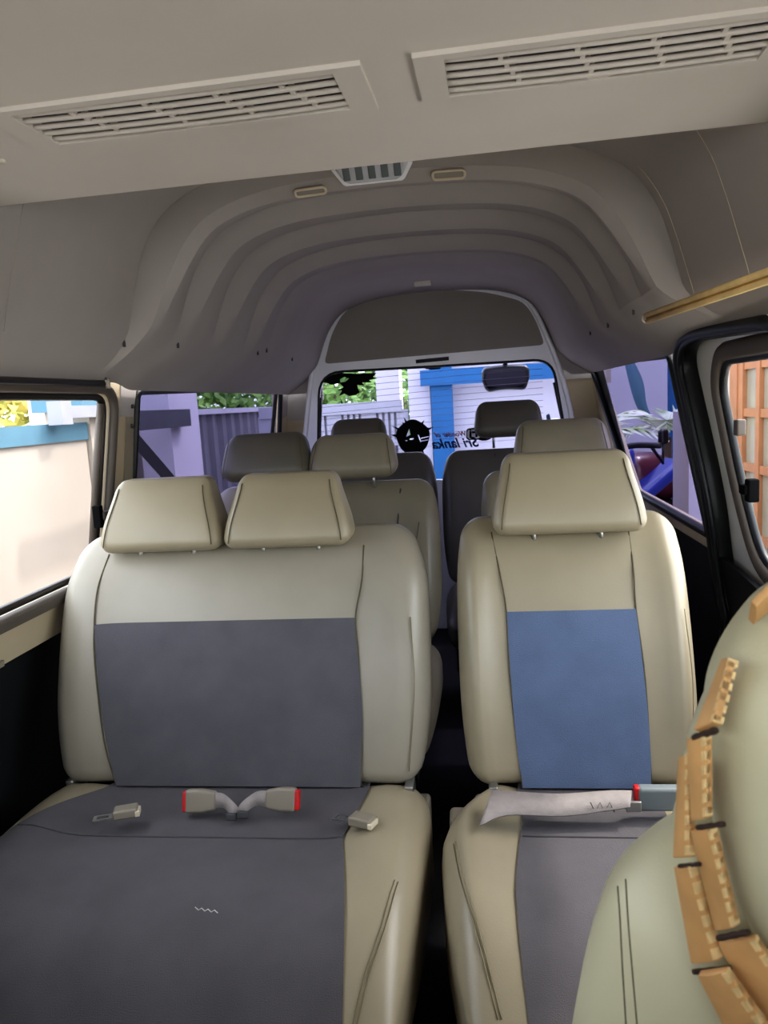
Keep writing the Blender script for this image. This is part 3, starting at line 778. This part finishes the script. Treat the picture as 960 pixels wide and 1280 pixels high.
# a stray thread on the bench
q = [at(244+k*4, 1134+(k % 2)*3+k*.6, Z=-.885) for k in range(8)]
lint_o = tag(obj('lint_thread', tube(BM(), q, .0009, 5), 'lint'), 'tiny white stray thread on the front bench cushion', 'thread')

# ================================================================== front seat with the wooden tile cover
def A3(pts, Y): return [at(x, y, Y=Y) for x, y in pts]
fs = thing('passenger_seat', 'blurred cream front seat backrest at the right edge under a wooden tile cover', 'seat', (.34, .75, FLOOR))
sil = [(712, 1330), (716, 1275), (727, 1220), (743, 1165), (764, 1115), (800, 1074), (850, 1038), (910, 1016), (990, 1003), (1100, 1000), (1210, 1016), (1290, 1060), (1350, 1150), (1375, 1275), (1380, 1500), (1200, 1560), (900, 1560), (730, 1500)]
o = catmull(A3(sil, .66), 4, True)
obj('backrest', inflate(BM(), o, .10, .10), 'leather_green', fs)
sil2 = [(890, 960), (892, 880), (908, 825), (940, 772), (985, 728), (1060, 705), (1140, 728), (1195, 780), (1225, 870), (1230, 960), (1220, 1060), (1180, 1180), (1090, 1260), (1000, 1235), (950, 1180), (912, 1100), (895, 1030)]
o = catmull(A3(sil2, .56), 4, True)
obj('center_pad', inflate(BM(), o, .07, .09), 'leather_green', fs)
sil3 = [(842, 1070), (852, 1020), (860, 970), (872, 920), (902, 850), (945, 785), (1000, 740), (1100, 720), (1240, 800), (1300, 1000), (1240, 1200), (1100, 1300), (940, 1290), (888, 1215), (856, 1140)]
o = catmull(A3(sil3, .64), 4, True)
obj('inner_pad', inflate(BM(), o, .015, .08), 'leather_green', fs)
for dx in (0, 10):
    obj('stitch_line', tube(BM(), catmull([at(772+dx, 1108-dx*.9, Y=.60), at(775+dx, 1150, Y=.572), at(778+dx*1.2, 1210, Y=.562), at(783+dx*1.4, 1290, Y=.555)], 5), .0007, 5), 'seam', fs)
obj('seat_base', box(BM(), (.1, .52, FLOOR), (.58, .75, -.75)), 'plastic_dark', fs, smooth=False)

tc = thing('wooden_seat_cover', 'orange brown wooden tile seat cover draped along the front seat', 'seat cover', at(880, 1040, Y=.6))
def tile(quad, Y0, Y1, nteeth=6, teeth=True):
    # quad: top-left, top-right, bottom-right, bottom-left in pixels; Y0 depth of left edge, Y1 of right edge
    tl, trr, br, bl = [at(q[0], q[1], Y=y) for q, y in zip(quad, (Y0, Y1, Y1, Y0))]
    nrm = (trr-tl).cross(bl-tl).normalized()
    if nrm.y > 0: nrm = -nrm
    th = .007
    def S(a, b, d): 
        e = .06
        return (tl*(1-a)*(1-b)+trr*a*(1-b)+br*a*b+bl*(1-a)*b)+nrm*d
    bm = BM()
    rbox(bm, .5, .5, .5, .05, (3, 3, 1), lambda v: S(v.x+.5, .015+(v.y+.5)*.97, (v.z+.5)*th*(1-.25*(2*v.x)**2)))
    t = obj('tile', bm, 'tile', tc)
    if teeth:
        bm = BM(); 
        for k in range(nteeth):
            b0 = (k+.12)/nteeth; b1 = (k+.78)/nteeth
            vs = [S(a, b, d) for d in (.0, th*1.02) for a, b in ((.86, b0), (1.0, b0), (1.0, b1), (.86, b1))]
            V8 = [bm.verts.new(v) for v in vs]
            for f in ((0,1,2,3),(4,7,6,5),(0,4,5,1),(1,5,6,2),(2,6,7,3),(3,7,4,0)): bm.faces.new([V8[i] for i in f])
        obj('notched_edge', bm, 'tile_edge', t, smooth=False)
    return t
def tie(x0, y0, x1, y1, Y0, Y1, r=.0017):
    a = at(x0, y0, Y=Y0); b = at(x1, y1, Y=Y1)
    n = 10; pts = [a.lerp(b, k/n)+Vector((0, -.006, 0)) for k in range(n+1)]
    obj('cord', tube(BM(), pts, [r*(.85+.2*abs(math.sin(k*.9))) for k in range(n+1)], 6), 'cord', tc)
YL, YR, YM_ = .565, .525, .545
tile([(856, 946), (870, 940), (870, 1073), (849, 1074)], YL, YM_, 7)
tile([(848, 1079), (871, 1076), (906, 1199), (870, 1203)], YL, YM_, 6)
tile([(874, 1211), (910, 1206), (985, 1310), (935, 1330)], .545, .525, 6)
tile([(902, 822), (911, 820), (890, 904), (866, 914)], YM_, YR, 6)
tile([(865, 920), (890, 916), (891, 1022), (871, 1026)], YM_, YR, 6)
tile([(868, 1033), (896, 1030), (926, 1156), (899, 1161)], YM_, YR, 7)
tile([(898, 1170), (945, 1165), (1020, 1275), (962, 1290)], YM_, YR, 6, True)
tile([(934, 775), (938, 752), (962, 728), (972, 745)], YM_, YR, 3, False)
tie(846, 1077, 872, 1074, YL-.004, YM_-.004); tie(864, 1208, 910, 1203, YL-.004, YM_-.004, .0024)
tie(864, 918, 892, 908, YM_-.004, YR-.004, .0026); tie(868, 1029, 902, 1024, YM_-.004, YR-.004, .002); tie(894, 1166, 932, 1158, YM_-.004, YR-.004, .0024)

# ================================================================== on the rear window
def flat(name, loops, z0, z1, mt, parent=None):
    bm = BM()
    for l, holes in loops: sheet(bm, l, holes, YM, z0, z1)
    return obj(name, bm, mt, parent, smooth=False)
def px2(pts): return [hp(*p) for p in pts]
GY = .014
# spiky round emblem
cx_, cy_ = hp(516, 546)
R_ = .094; L = []
for k in range(96):
    a = k/96*2*PI; r = R_*(1+.03*math.sin(5*a))
    sp_ = {6: .35, 7: .05, 14: .25, 30: .3, 33: .1, 40: .45, 46: .35, 47: .12, 64: .12, 66: .3, 72: .2, 75: .35, 80: .25}.get(k, 0)
    L.append((cx_+math.cos(a)*r*(1+sp_)*1.0, cy_+math.sin(a)*r*(1+sp_)*1.0))
def hole(pts): return [(cx_+x*R_, cy_+y*R_) for x, y in pts]
holes = [hole([(-.42, .0), (-.2, .5), (-.14, .12)]), hole([(-.25, -.12), (.05, -.08), (0, -.17), (-.2, -.2)]), hole([(.28, .1), (.34, .1), (.5, -.32), (.42, -.34)]), hole([(.45, -.1), (.95, -.02), (.95, -.06), (.47, -.15)]), hole([(.5, -.26), (.9, -.22), (.9, -.26), (.5, -.31)]), hole([(-.5, -.18), (-.33, -.2), (-.42, -.26)])]
tag(flat('emblem_sticker', [(L, holes)], GY, GY+.002, 'sticker'), 'black spiky round emblem sticker with pale slashes on the rear window', 'sticker')
# eagle
E1 = px2([(400, 478), (408, 470), (425, 466), (445, 467), (470, 466), (466, 471), (471, 473), (461, 475), (464, 478), (452, 478), (455, 482), (446, 481), (447, 486), (449, 490), (444, 494), (436, 495), (430, 492), (423, 495), (427, 488), (421, 488), (429, 484), (424, 479), (414, 481), (407, 478)])
Eh = px2([(424, 474), (430, 471), (436, 473), (431, 477), (425, 478)])
tag(flat('eagle_sticker', [(E1, [Eh])], GY, GY+.002, 'sticker'), 'black flying eagle sticker in the upper left of the rear window', 'sticker')
tag(flat('oval_sticker', [(px2([(530, 459), (552, 458), (550, 461), (540, 462), (532, 461)]), [])], GY, GY+.002, 'sticker'), 'small black half oval sticker at the top edge of the rear window', 'sticker')
# lettering, readable from outside
def letters(txt, px0, py, px1, shear, name, mt, parent=None, dy=GY, bold=.0):
    cu = bpy.data.curves.new('t', 'FONT'); cu.body = txt; cu.size = 1; cu.shear = shear; cu.extrude = .0; cu.offset = bold; cu.resolution_u = 4
    to = bpy.data.objects.new('t', cu); COL.objects.link(to)
    bpy.context.view_layer.update()
    me = bpy.data.meshes.new_from_object(to.evaluated_get(bpy.context.evaluated_depsgraph_get()))
    bpy.data.objects.remove(to)
    xs = [v.co.x for v in me.vertices]; x0, x1 = min(xs), max(xs)
    a = Vector((*hp(px0, py), 0)); b = Vector((*hp(px1, py), 0)); s = abs(a.x-b.x)/(x1-x0)
    bm = BM(); bm.from_mesh(me); bpy.data.meshes.remove(me)
    for v in bm.verts: v.co = Vector((max(a.x, b.x)-(v.co.x-x0)*s, HY+dy, a.y+v.co.y*s*(1.0)))
    return obj(name, bm, mt, parent, smooth=False)
tx = letters('Wonder of', 542, 547, 582, .35, 'lettering', 'sticker_red', bold=.028)
tag(tx, 'mirrored dark red script lettering reading Wonder of on the rear window', 'lettering')
tx = letters('Sri lanka', 540, 561, 599, .35, 'lettering', 'sticker_blue', bold=.025)
tag(tx, 'mirrored navy blue script lettering reading Sri lanka on the rear window', 'lettering')
fi = thing('logo_sticker', 'black round logo sticker with a white pill reading Fi beside the rear headrest', 'sticker', (hp(598, 544)[0], HY+GY, hp(598, 544)[1]))
c0 = hp(605, 543); flat('logo_disc', [([(c0[0]+math.cos(k*PI/12)*.054, c0[1]+math.sin(k*PI/12)*.036) for k in range(24)], [])], GY+.004, GY+.006, 'sticker', fi)
pl = px2([(584, 537), (601, 536), (601, 548), (584, 549)]); flat('logo_pill_rim', [(rpoly(px2([(582.6, 535.5), (602.4, 534.5), (602.4, 549.5), (582.6, 550.5)]), .022), [])], GY+.002, GY+.003, 'sticker', fi)
flat('logo_pill', [(rpoly(pl, .02), [])], GY, GY+.001, 'sticker_white', fi)
letters('Fi', 587, 546.5, 597, 0, 'lettering', 'sticker', fi, dy=GY-.002, bold=.03)
# a small blue white sticker right of the rear headrest
sb = px2([(683, 519), (687, 517), (689, 525), (684, 527)])
tag(flat('small_sticker', [(sb, [])], GY, GY+.002, M['blue_soft']), 'tiny pale blue sticker near the right edge of the rear window', 'sticker')

# outside rear-view mirror hanging behind the glass
MY = 4.42
q = at(632, 474, Y=MY)
mr = thing('exterior_mirror', 'black oval mirror hanging outside behind the rear window', 'mirror', (q.x, MY, q.z+.12))
obj('mirror_shell', rbox(BM(), .137, .03, .072, .0295, (6, 1, 4), lambda v: Vector((q.x+v.x*(1-.18*max(0, -v.z/.072)), MY+v.y, q.z+v.z+.012*(1-(v.x/.137)**2)))), 'black_gloss', mr)
ml = [(q.x+.118*math.copysign(abs(math.cos(a))**.6, math.cos(a)), q.z+.006+.050*math.copysign(abs(math.sin(a))**.7, math.sin(a))) for a in [k*PI/20 for k in range(40)]]
bm = BM(); sheet(bm, ml, [], lambda u, v, d: Vector((u, MY+d, v)), -.034, -.028); obj('mirror_glass', bm, 'mirror', mr, smooth=False)
q2 = at(632, 452, Y=MY)
obj('mirror_stem', tube(BM(), [(q.x, MY, q.z+.06), (q.x, MY-.02, q2.z+.0), (q.x, MY-.15, q2.z+.09)], [.02, .010, .010], 8), 'black_gloss', mr)

# ================================================================== outside
GZ = -EYE
gr = struct(obj('ground', box(BM(), (-14, -6, GZ-.1), (14, 22, GZ)), 'ground', smooth=False))
LX = -2.7
def wy(px, py, X=LX): return at(px, py, X=X)
# boundary wall on the left
a = wy(0, 535); b = wy(105, 527)
bw = sroot('wall_garden', (LX-.1, 2, GZ))
zt = (a.z+b.z)/2
obj('masonry', box(BM(), (LX-.16, -2, GZ), (LX, b.y, zt-.12)), 'wall_cream', bw, smooth=False)
obj('coping', box(BM(), (LX-.2, -2, zt-.12), (LX+.02, b.y, zt)), 'blue_soft', bw, smooth=False)
# gate post beside it
pst = thing('gate_post', 'cream gate post with a pale blue cap seen through the clear side window', 'post', (LX-.1, b.y+.3, GZ))
e = wy(142, 500)
obj('shaft', box(BM(), (LX-.3, b.y+.02, GZ), (LX+.03, e.y+.6, wy(110, 513).z)), 'wall_cream', pst, smooth=False)
obj('cap', box(BM(), (LX-.32, b.y-.10, wy(110, 513).z), (LX+.05, e.y+.62, wy(110, 490).z)), 'blue_soft', pst, smooth=False)
h0 = wy(80, 513, LX+.12); h1 = wy(150, 506, LX+.12)
hb = thing('steel_bracket', 'grey steel bracket arm crossing the gate post', 'gate bracket', h0)
obj('arm', box(BM(), (LX+.06, h0.y, h0.z-.05), (LX+.12, h1.y, h0.z+.03)), 'gate', hb, smooth=False)
obj('end_block', box(BM(), (LX+.04, h0.y-.06, h0.z-.09), (LX+.14, h0.y+.06, h0.z+.06)), 'gate', hb, smooth=False)
# column beyond the boundary wall
c = at(78, 515, X=-4.2)
tag(obj('white_column', box(BM(), (-4.4, c.y-.28, GZ), (-4.05, c.y+.28, c.z+.8)), 'wall_white', smooth=False), 'bright white column standing beyond the boundary wall', 'column')
# tinted side view: column, beam, strut, dark gate sheet
c = at(208, 530, X=-2.4)
tag(obj('carport_column', box(BM(), (-2.5, c.y-.28, GZ), (-2.25, c.y+.32, .9)), 'wall_white', smooth=False), 'white carport column seen through the left tinted window', 'column')
b0, b1 = at(172, 525, X=-2.15), at(240, 522, X=-2.15)
tag(obj('steel_beam', box(BM(), (-2.24, b0.y-.3, b0.z-.07), (-2.16, b1.y, b0.z+.06)), 'beam', smooth=False), 'dark horizontal steel beam crossing the carport column', 'beam')
s0, s1 = at(172, 553, X=-2.05), at(222, 610, X=-2.05)
tag(obj('steel_strut', tube(BM(), [s0+(s0-s1)*.3, s0+(s1-s0)*((s0.z-GZ)/(s0.z-s1.z))], .05, 4), 'beam', smooth=False), 'dark diagonal steel strut in the left tinted window', 'strut')
g0, g1 = at(228, 516, X=-3.0), at(352, 505, X=-3.0)
gd = thing('sheet_gate', 'dark ribbed sheet metal gate under the trees in the left tinted window', 'gate', (-3, (g0.y+g1.y)/2, GZ))
bm = BM(); N = 60; rowA = []
for i in range(N+1):
    y = g0.y-.4+(g1.y+.9-g0.y)*i/N; x = -3.0+(.04 if (i//2) % 2 else 0)
    rowA.append((bm.verts.new((x, y, GZ)), bm.verts.new((x, y, g0.z-.02))))
for i in range(N): bm.faces.new((rowA[i][0], rowA[i+1][0], rowA[i+1][1], rowA[i][1]))
obj('sheet', bm, 'gate_dark', gd, smooth=False)
obj('top_rail', box(BM(), (-3.04, g0.y-.4, g0.z-.03), (-2.92, g1.y+.5, g0.z+.03)), 'gate', gd, smooth=False)

# behind the van: slatted gate, columns, wall
RY = 8.0
def rz(px, py, Y=RY): return at(px, py, Y=Y)
g0, g1 = rz(380, 512), rz(511, 498)
sg = thing('slatted_gate', 'pale grey slatted metal gate seen through the rear window', 'gate', ((g0.x+g1.x)/2, RY, GZ))
zt = rz(450, 503).z
xs0, xs1 = g0.x-.5, g1.x-.06
obj('backing', box(BM(), (xs0, RY+.05, GZ), (xs1, RY+.07, zt-.1)), 'wall_white', sg, smooth=False)
obj('top_rail', box(BM(), (xs0, RY-.04, zt-.12), (xs1-.02, RY+.04, zt)), 'gate', sg, smooth=False)
for k in range(26):
    x = xs0+(xs1-xs0)*k/25
    w = .045 if k % 6 == 1 else .018
    obj('slat', box(BM(), (x-w, RY-.02, GZ+.05), (x+w, RY+.02, zt-.1)), 'gate', sg, smooth=False)
for z in (zt-.45, zt-.9): obj('cross_bar', box(BM(), (xs0, RY-.03, z-.03), (xs1, RY+.03, z+.03)), 'gate', sg, smooth=False)
x0, x1 = rz(471, 480, 9.0).x, rz(500, 480, 9.0).x
tag(obj('masonry_column', box(BM(), (x0, 8.9, GZ), (x1, 9.3, 2.2)), 'wall_white', smooth=False), 'white column standing behind the slatted gate', 'column')
x0, x1 = rz(512, 500).x, rz(541, 500).x-.02
tag(obj('gate_pier', box(BM(), (x0, RY-.1, GZ), (x1, RY+.3, 1.0)), 'wall_white', smooth=False), 'white gate pier between the slatted gate and the blue column', 'column')
x0, x1 = rz(541, 520).x, rz(567, 520).x
tag(obj('blue_column', box(BM(), (x0, RY-.22, GZ), (x1, RY+.2, 1.0)), 'blue', smooth=False), 'bright blue painted column behind the rear window', 'column')
wl = sroot('wall_backyard', (1.5, RY, GZ))
obj('masonry', box(BM(), (x1, RY, GZ), (4.6, RY+.2, 3.0)), 'wall_white', wl, smooth=False)
zb_ = rz(620, 478).z; zc_ = rz(620, 462).z
obj('blue_band', box(BM(), (rz(527, 470).x, RY-.26, zb_), (rz(730, 470).x, RY-.23, zb_+.16)), 'blue', wl, smooth=False)

# house on the right
HX = 2.05
hw_ = sroot('wall_house', (HX, 4, GZ))
y1 = at(917, 480, X=HX).y
obj('masonry', box(BM(), (HX, y1, GZ), (HX+.2, y1+.25, 2.5)), 'wall_cream', hw_, smooth=False)
hd = sroot('window_4', (HX, y1-.9, GZ))
yE = at(926, 480, X=HX).y
zs = [at(945, y, X=HX).z for y in (432, 455, 516, 586, 672, 770, 880)]
dys = .37
cols_ = [yE-.02-k*dys for k in range(7)]
obj('jamb', box(BM(), (HX-.03, yE-.0, GZ), (HX+.06, y1, 1.2)), 'oak', hd, smooth=False)
for k, y in enumerate(cols_):
    wdt = .075 if k % 2 == 0 else .035
    obj('stile', box(BM(), (HX-.02, y-wdt, GZ), (HX+.03, y+wdt, 1.0)), 'oak', hd, smooth=False)
for z in [zs[1]+.28, zs[1], zs[2], zs[3], zs[4], zs[5], zs[6]]:
    obj('muntin', box(BM(), (HX-.01, cols_[-1], z-.03), (HX+.02, yE, z+.03)), 'oak', hd, smooth=False)
for k in range(6):
    obj('pane', box(BM(), (HX+.012, cols_[k+1], GZ), (HX+.018, cols_[k], 1.0)), 'door_glass', hd, smooth=False)

# right tinted window: blue arc, pillar, plants, motorcycle
c = at(872, 560, Y=3.9)
tag(obj('masonry_pillar', box(BM(), (at(861, 560, Y=3.9).x, 3.9, GZ), (at(893, 560, Y=3.9).x, 4.2, at(870, 515, Y=3.9).z)), 'wall_white', smooth=False), 'pale short pillar at the front edge of the right tinted window', 'pillar')
cb = at(850, 500, Y=7.0)
tag(obj('painted_board', box(BM(), (at(838, 500, Y=7.0).x, 7.0, GZ), (at(905, 500, Y=7.0).x, 7.1, .9)), 'blue', smooth=False), 'blue painted board behind the palm fronds', 'board')
arc = catmull([at(778, 440, Y=6.8), at(787, 480, Y=6.8), at(797, 510, Y=6.8), at(814, 532, Y=6.8)], 6)
arc2 = catmull([at(786, 440, Y=6.8), at(803, 475, Y=6.8), at(808, 505, Y=6.8), at(818, 530, Y=6.8)], 6)
tag(obj('blue_arc', ribbon(BM(), arc, arc2, .02), 'blue_soft'), 'soft blue curved strip in front of the white wall', 'hanging strip')  # curved blue strip set before the white wall
def palm(name, base_p, label, tips, zc):
    t = thing(name, label, 'plant', (base_p[0], base_p[1], GZ), 'palms beside the motorcycle')
    bp = Vector(base_p)
    obj('pot', rbox(BM(), .2, .2, .2, .06, (3, 3, 3), lambda v: Vector((bp.x+v.x*(1+.8*v.z), bp.y+v.y*(1+.8*v.z), GZ+.2+v.z))), 'terracotta', t)
    obj('stem', tube(BM(), [(bp.x, bp.y, GZ+.35), (bp.x+.02, bp.y, zc)], [.05, .03], 8), 'bark', t)
    for (dx, dy, dz) in tips:
        bm = BM(); s = Vector((bp.x, bp.y, zc)); e = s+Vector((dx, dy, dz)); mid = (s+e)/2+Vector((0, 0, .22))
        cur = [s*(1-q)**2+mid*2*q*(1-q)+e*q*q for q in [k/14 for k in range(15)]]
        tube(bm, cur, .008, 4)
        w = Vector((-dy, dx, 0)).normalized()
        for k in range(3, 15, 2):
            for sgn in (-1, 1):
                p = cur[k]; L_ = .26*math.sin(PI*min(.95, k/15+.08)); tdir = (cur[k]-cur[k-1]).normalized()
                q = p+(w*sgn+tdir*.8+Vector((0, 0, -.35))).normalized()*L_
                a_ = p-tdir*.026; b_ = p+tdir*.026
                bm.faces.new([bm.verts.new(v) for v in (a_, b_, q)])
        obj('frond', bm, 'leaf_pale', t, smooth=False)
T1 = [(.55, -.2, .0), (-.5, -.3, -.05), (.3, .5, .1), (-.35, .4, .15), (.5, .25, .2), (-.55, .1, .1), (.1, -.6, 0)]
c = at(850, 545, Y=6.2); palm('potted_palm', (c.x-.05, 6.45, 0), 'pale fronded palm on the right, behind the motorcycle mirror', [(x*.62-.08, y*.2, z+.05) for x, y, z in T1], c.z-.02)
c = at(772, 548, Y=6.2); palm('potted_palm', (c.x-.25, 6.0, 0), 'pale fronded palm on the left, nearer the rear corner', [(x*1.0, y, z) for x, y, z in T1], c.z-.02)

# motorcycle
mc = at(828, 590, Y=4.9)
mb = thing('motorcycle', 'dark motorcycle with maroon tank and blue fairing parked outside', 'motorcycle', (mc.x-.15, 4.9, GZ))
bx, by = mc.x-.15, 4.9
zt = mc.z                                     # tank height
def wheel(x):
    w = BM(); tube(w, [(x+.27*math.cos(k*PI/16), by, GZ+.31+.27*math.sin(k*PI/16)) for k in range(33)], .045, 8, caps=False)
    o = obj('wheel', w, 'rubber', mb)
    s = BM()
    for k in range(8): tube(s, [(x, by, GZ+.31), (x+.25*math.cos(k*PI/4), by, GZ+.31+.25*math.sin(k*PI/4))], .010, 6)
    obj('spokes', s, 'metal', o)
wheel(bx-.62); wheel(bx+.58)
obj('frame', tube(BM(), catmull([(bx-.35, by, zt-.05), (bx-.1, by, zt-.35), (bx+.2, by, zt-.4), (bx+.58, by, GZ+.31)], 5), .04, 8), 'plastic_dark', mb)
obj('fork', tube(BM(), [(bx-.62, by-.06, GZ+.31), (bx-.34, by-.06, zt+.12)], .028, 8), 'metal', mb)
obj('tank', rbox(BM(), .25, .17, .14, .11, (4, 3, 3), lambda v: Vector((bx+.02+v.x, by+v.y, zt+v.z-.3*max(0, v.x)))), 'maroon', mb)
obj('seat', rbox(BM(), .34, .13, .05, .045, (4, 2, 1), lambda v: Vector((bx+.48+v.x, by+v.y, zt-.03+v.z+.25*max(0, v.x)))), 'black_gloss', mb)
obj('fairing', rbox(BM(), .20, .17, .12, .08, (3, 3, 3), lambda v: Vector((bx-.36+v.x, by+v.y, zt+.03+v.z+.35*v.x))), 'bike_blue', mb)
obj('fairing', rbox(BM(), .20, .11, .05, .04, (3, 3, 3), lambda v: Vector((bx-.10+v.x, by-.18+v.y, zt-.04+v.z+.5*v.x))), 'bike_blue', mb)
obj('engine', rbox(BM(), .2, .16, .18, .05, (2, 2, 2), lambda v: Vector((bx+.02+v.x, by+v.y, zt-.36+v.z))), 'plastic_dark', mb)
obj('exhaust', tube(BM(), catmull([(bx-.1, by-.16, zt-.4), (bx+.1, by-.2, GZ+.3), (bx+.7, by-.2, GZ+.4)], 5), .04, 8), 'metal', mb)
obj('mudguard', tube(BM(), [(bx-.62+.33*math.cos(a), by, GZ+.31+.33*math.sin(a)) for a in [PI*.2+k*PI*.6/8 for k in range(9)]], .07, 6, flat=.2), 'bike_blue', mb)
obj('handlebar', tube(BM(), catmull([(bx-.20, by-.36, zt+.2), (bx-.28, by-.2, zt+.2), (bx-.3, by, zt+.14), (bx-.28, by+.2, zt+.2), (bx-.2, by+.36, zt+.2)], 4), .018, 8), 'black_gloss', mb)
P_ = at(829, 546, Y=4.6)-Vector((mc.x-.15, 4.9, 0)); q = Matrix.Rotation(math.radians(-35), 3, 'Z') @ P_ + Vector((mc.x-.15, 4.9, 0)); qy = q.y
obj('mirror', rbox(BM(), .034, .02, .046, .0195, (3, 1, 3), lambda v: v+Vector((q.x, qy, q.z))), 'black_gloss', mb)
obj('mirror_stalk', tube(BM(), [(q.x+.0, qy, q.z-.04), (q.x+.02, qy+.02, q.z-.16), (bx-.22, by-.3, zt+.2)], .010, 6), 'black_gloss', mb)
q = at(848, 590, Y=4.7)
obj('leg_shield', tube(BM(), catmull([(q.x+.06, 4.7, q.z+.25), (q.x+.02, 4.7, q.z+.0), (q.x-.06, 4.7, q.z-.3), (q.x-.12, 4.7, q.z-.6)], 5), .05, 8), 'trim_grey', mb)
obj('stand', tube(BM(), [(bx+.1, by-.1, zt-.4), (bx+.15, by-.3, GZ)], .018, 6), 'metal', mb)

mb.rotation_euler.z = math.radians(35)     # parked at an angle to the van

# trees
def tree(label, x, y, r, ztop, mt, n=1600, sz=.11, group='trees beyond the walls', zlow=None):
    t = thing('garden_tree', label, 'tree', (x, y, GZ), group)
    obj('trunk', tube(BM(), [(x, y, GZ), (x+.1, y, ztop-r)], [.16, .08], 8), 'bark', t)
    bm = BM(); rnd = random.Random(int((x*37+y*11)*10))
    for _ in range(n):
        while True:
            p = Vector((rnd.uniform(-1, 1), rnd.uniform(-1, 1), rnd.uniform(-1, 1)))
            if p.length < 1: break
        p = p.normalized()*(p.length**.4)*r*(.8+.3*math.sin(p.x*7+p.z*5))
        q = Vector((x, y, ztop-r))+p
        u = Vector((rnd.gauss(0, 1), rnd.gauss(0, 1), rnd.gauss(0, 1))).normalized(); w = u.orthogonal().normalized()
        s = sz*rnd.uniform(.6, 1.4)
        bm.faces.new([bm.verts.new(v) for v in (q-u*s, q+w*s*.5, q+u*s, q-w*s*.5)])
    obj('foliage', bm, mt, t, smooth=False)
    return t
q = at(25, 510, X=-6.0)
tree('yellow green leafy tree beyond the boundary wall, seen through the clear side window', -6.0, q.y, 1.7, q.z+1.4, 'leaf_b', 2200, .10)
q = at(265, 495, X=-6.0)
tree('grey green tree above the dark gate, nearer end', -6.0, q.y, 1.9, q.z+1.0, 'leaf_a', 2400, .12)
q = at(325, 493, X=-6.0)
tree('grey green tree above the dark gate, farther end', -6.0, q.y+.5, 1.9, q.z+1.0, 'leaf_a', 2400, .12)
q = at(415, 490, Y=14)
tree('bright green tree behind the slatted gate, beside the eagle sticker', q.x-.1, 14, 1.1, q.z+1.2, 'leaf_a', 1500, .12)
q = at(460, 490, Y=14)
tree('bright green tree behind the slatted gate, next to the white column', q.x+.3, 17, 1.5, q.z+1.4, 'leaf_a', 1800, .12)

# ================================================================== lift everything to the ground level
for o in list(COL.objects):
    if o.parent is None and o.type in ('MESH', 'EMPTY'): o.location.z += EYE
bpy.context.view_layer.update()

# ================================================================== light
wd = bpy.data.worlds.new('sky'); scn.world = wd; wd.use_nodes = True
nt = wd.node_tree; bg = nt.nodes['Background']
sky = nt.nodes.new('ShaderNodeTexSky'); sky.sky_type = 'NISHITA'; sky.sun_disc = False
sky.sun_elevation = math.radians(58); sky.sun_rotation = math.radians(70); sky.air_density = 1.2; sky.dust_density = 3
mixn = nt.nodes.new('ShaderNodeMixRGB'); mixn.inputs[0].default_value = .65
mixn.inputs[2].default_value = (5.2, 5.2, 5.2, 1)
nt.links.new(sky.outputs[0], mixn.inputs[1]); nt.links.new(mixn.outputs[0], bg.inputs[0]); bg.inputs[1].default_value = 1.05
sun = bpy.data.lights.new('sun', 'SUN'); sun.energy = 2.4; sun.angle = math.radians(3); sun.color = (1, .95, .88)
so = bpy.data.objects.new('sun', sun); COL.objects.link(so)
so.rotation_euler = Vector((-.5, -.3, -.8)).to_track_quat('-Z', 'Y').to_euler(); so.location = (4, 0, 8)
scn.view_settings.view_transform = 'Standard'; scn.view_settings.look = 'Medium High Contrast'
scn.view_settings.exposure = .0
scn.cycles.max_bounces = 10; scn.cycles.diffuse_bounces = 6; scn.cycles.transparent_max_bounces = 12
scn.cycles.use_denoising = True; scn.cycles.sample_clamp_indirect = 8
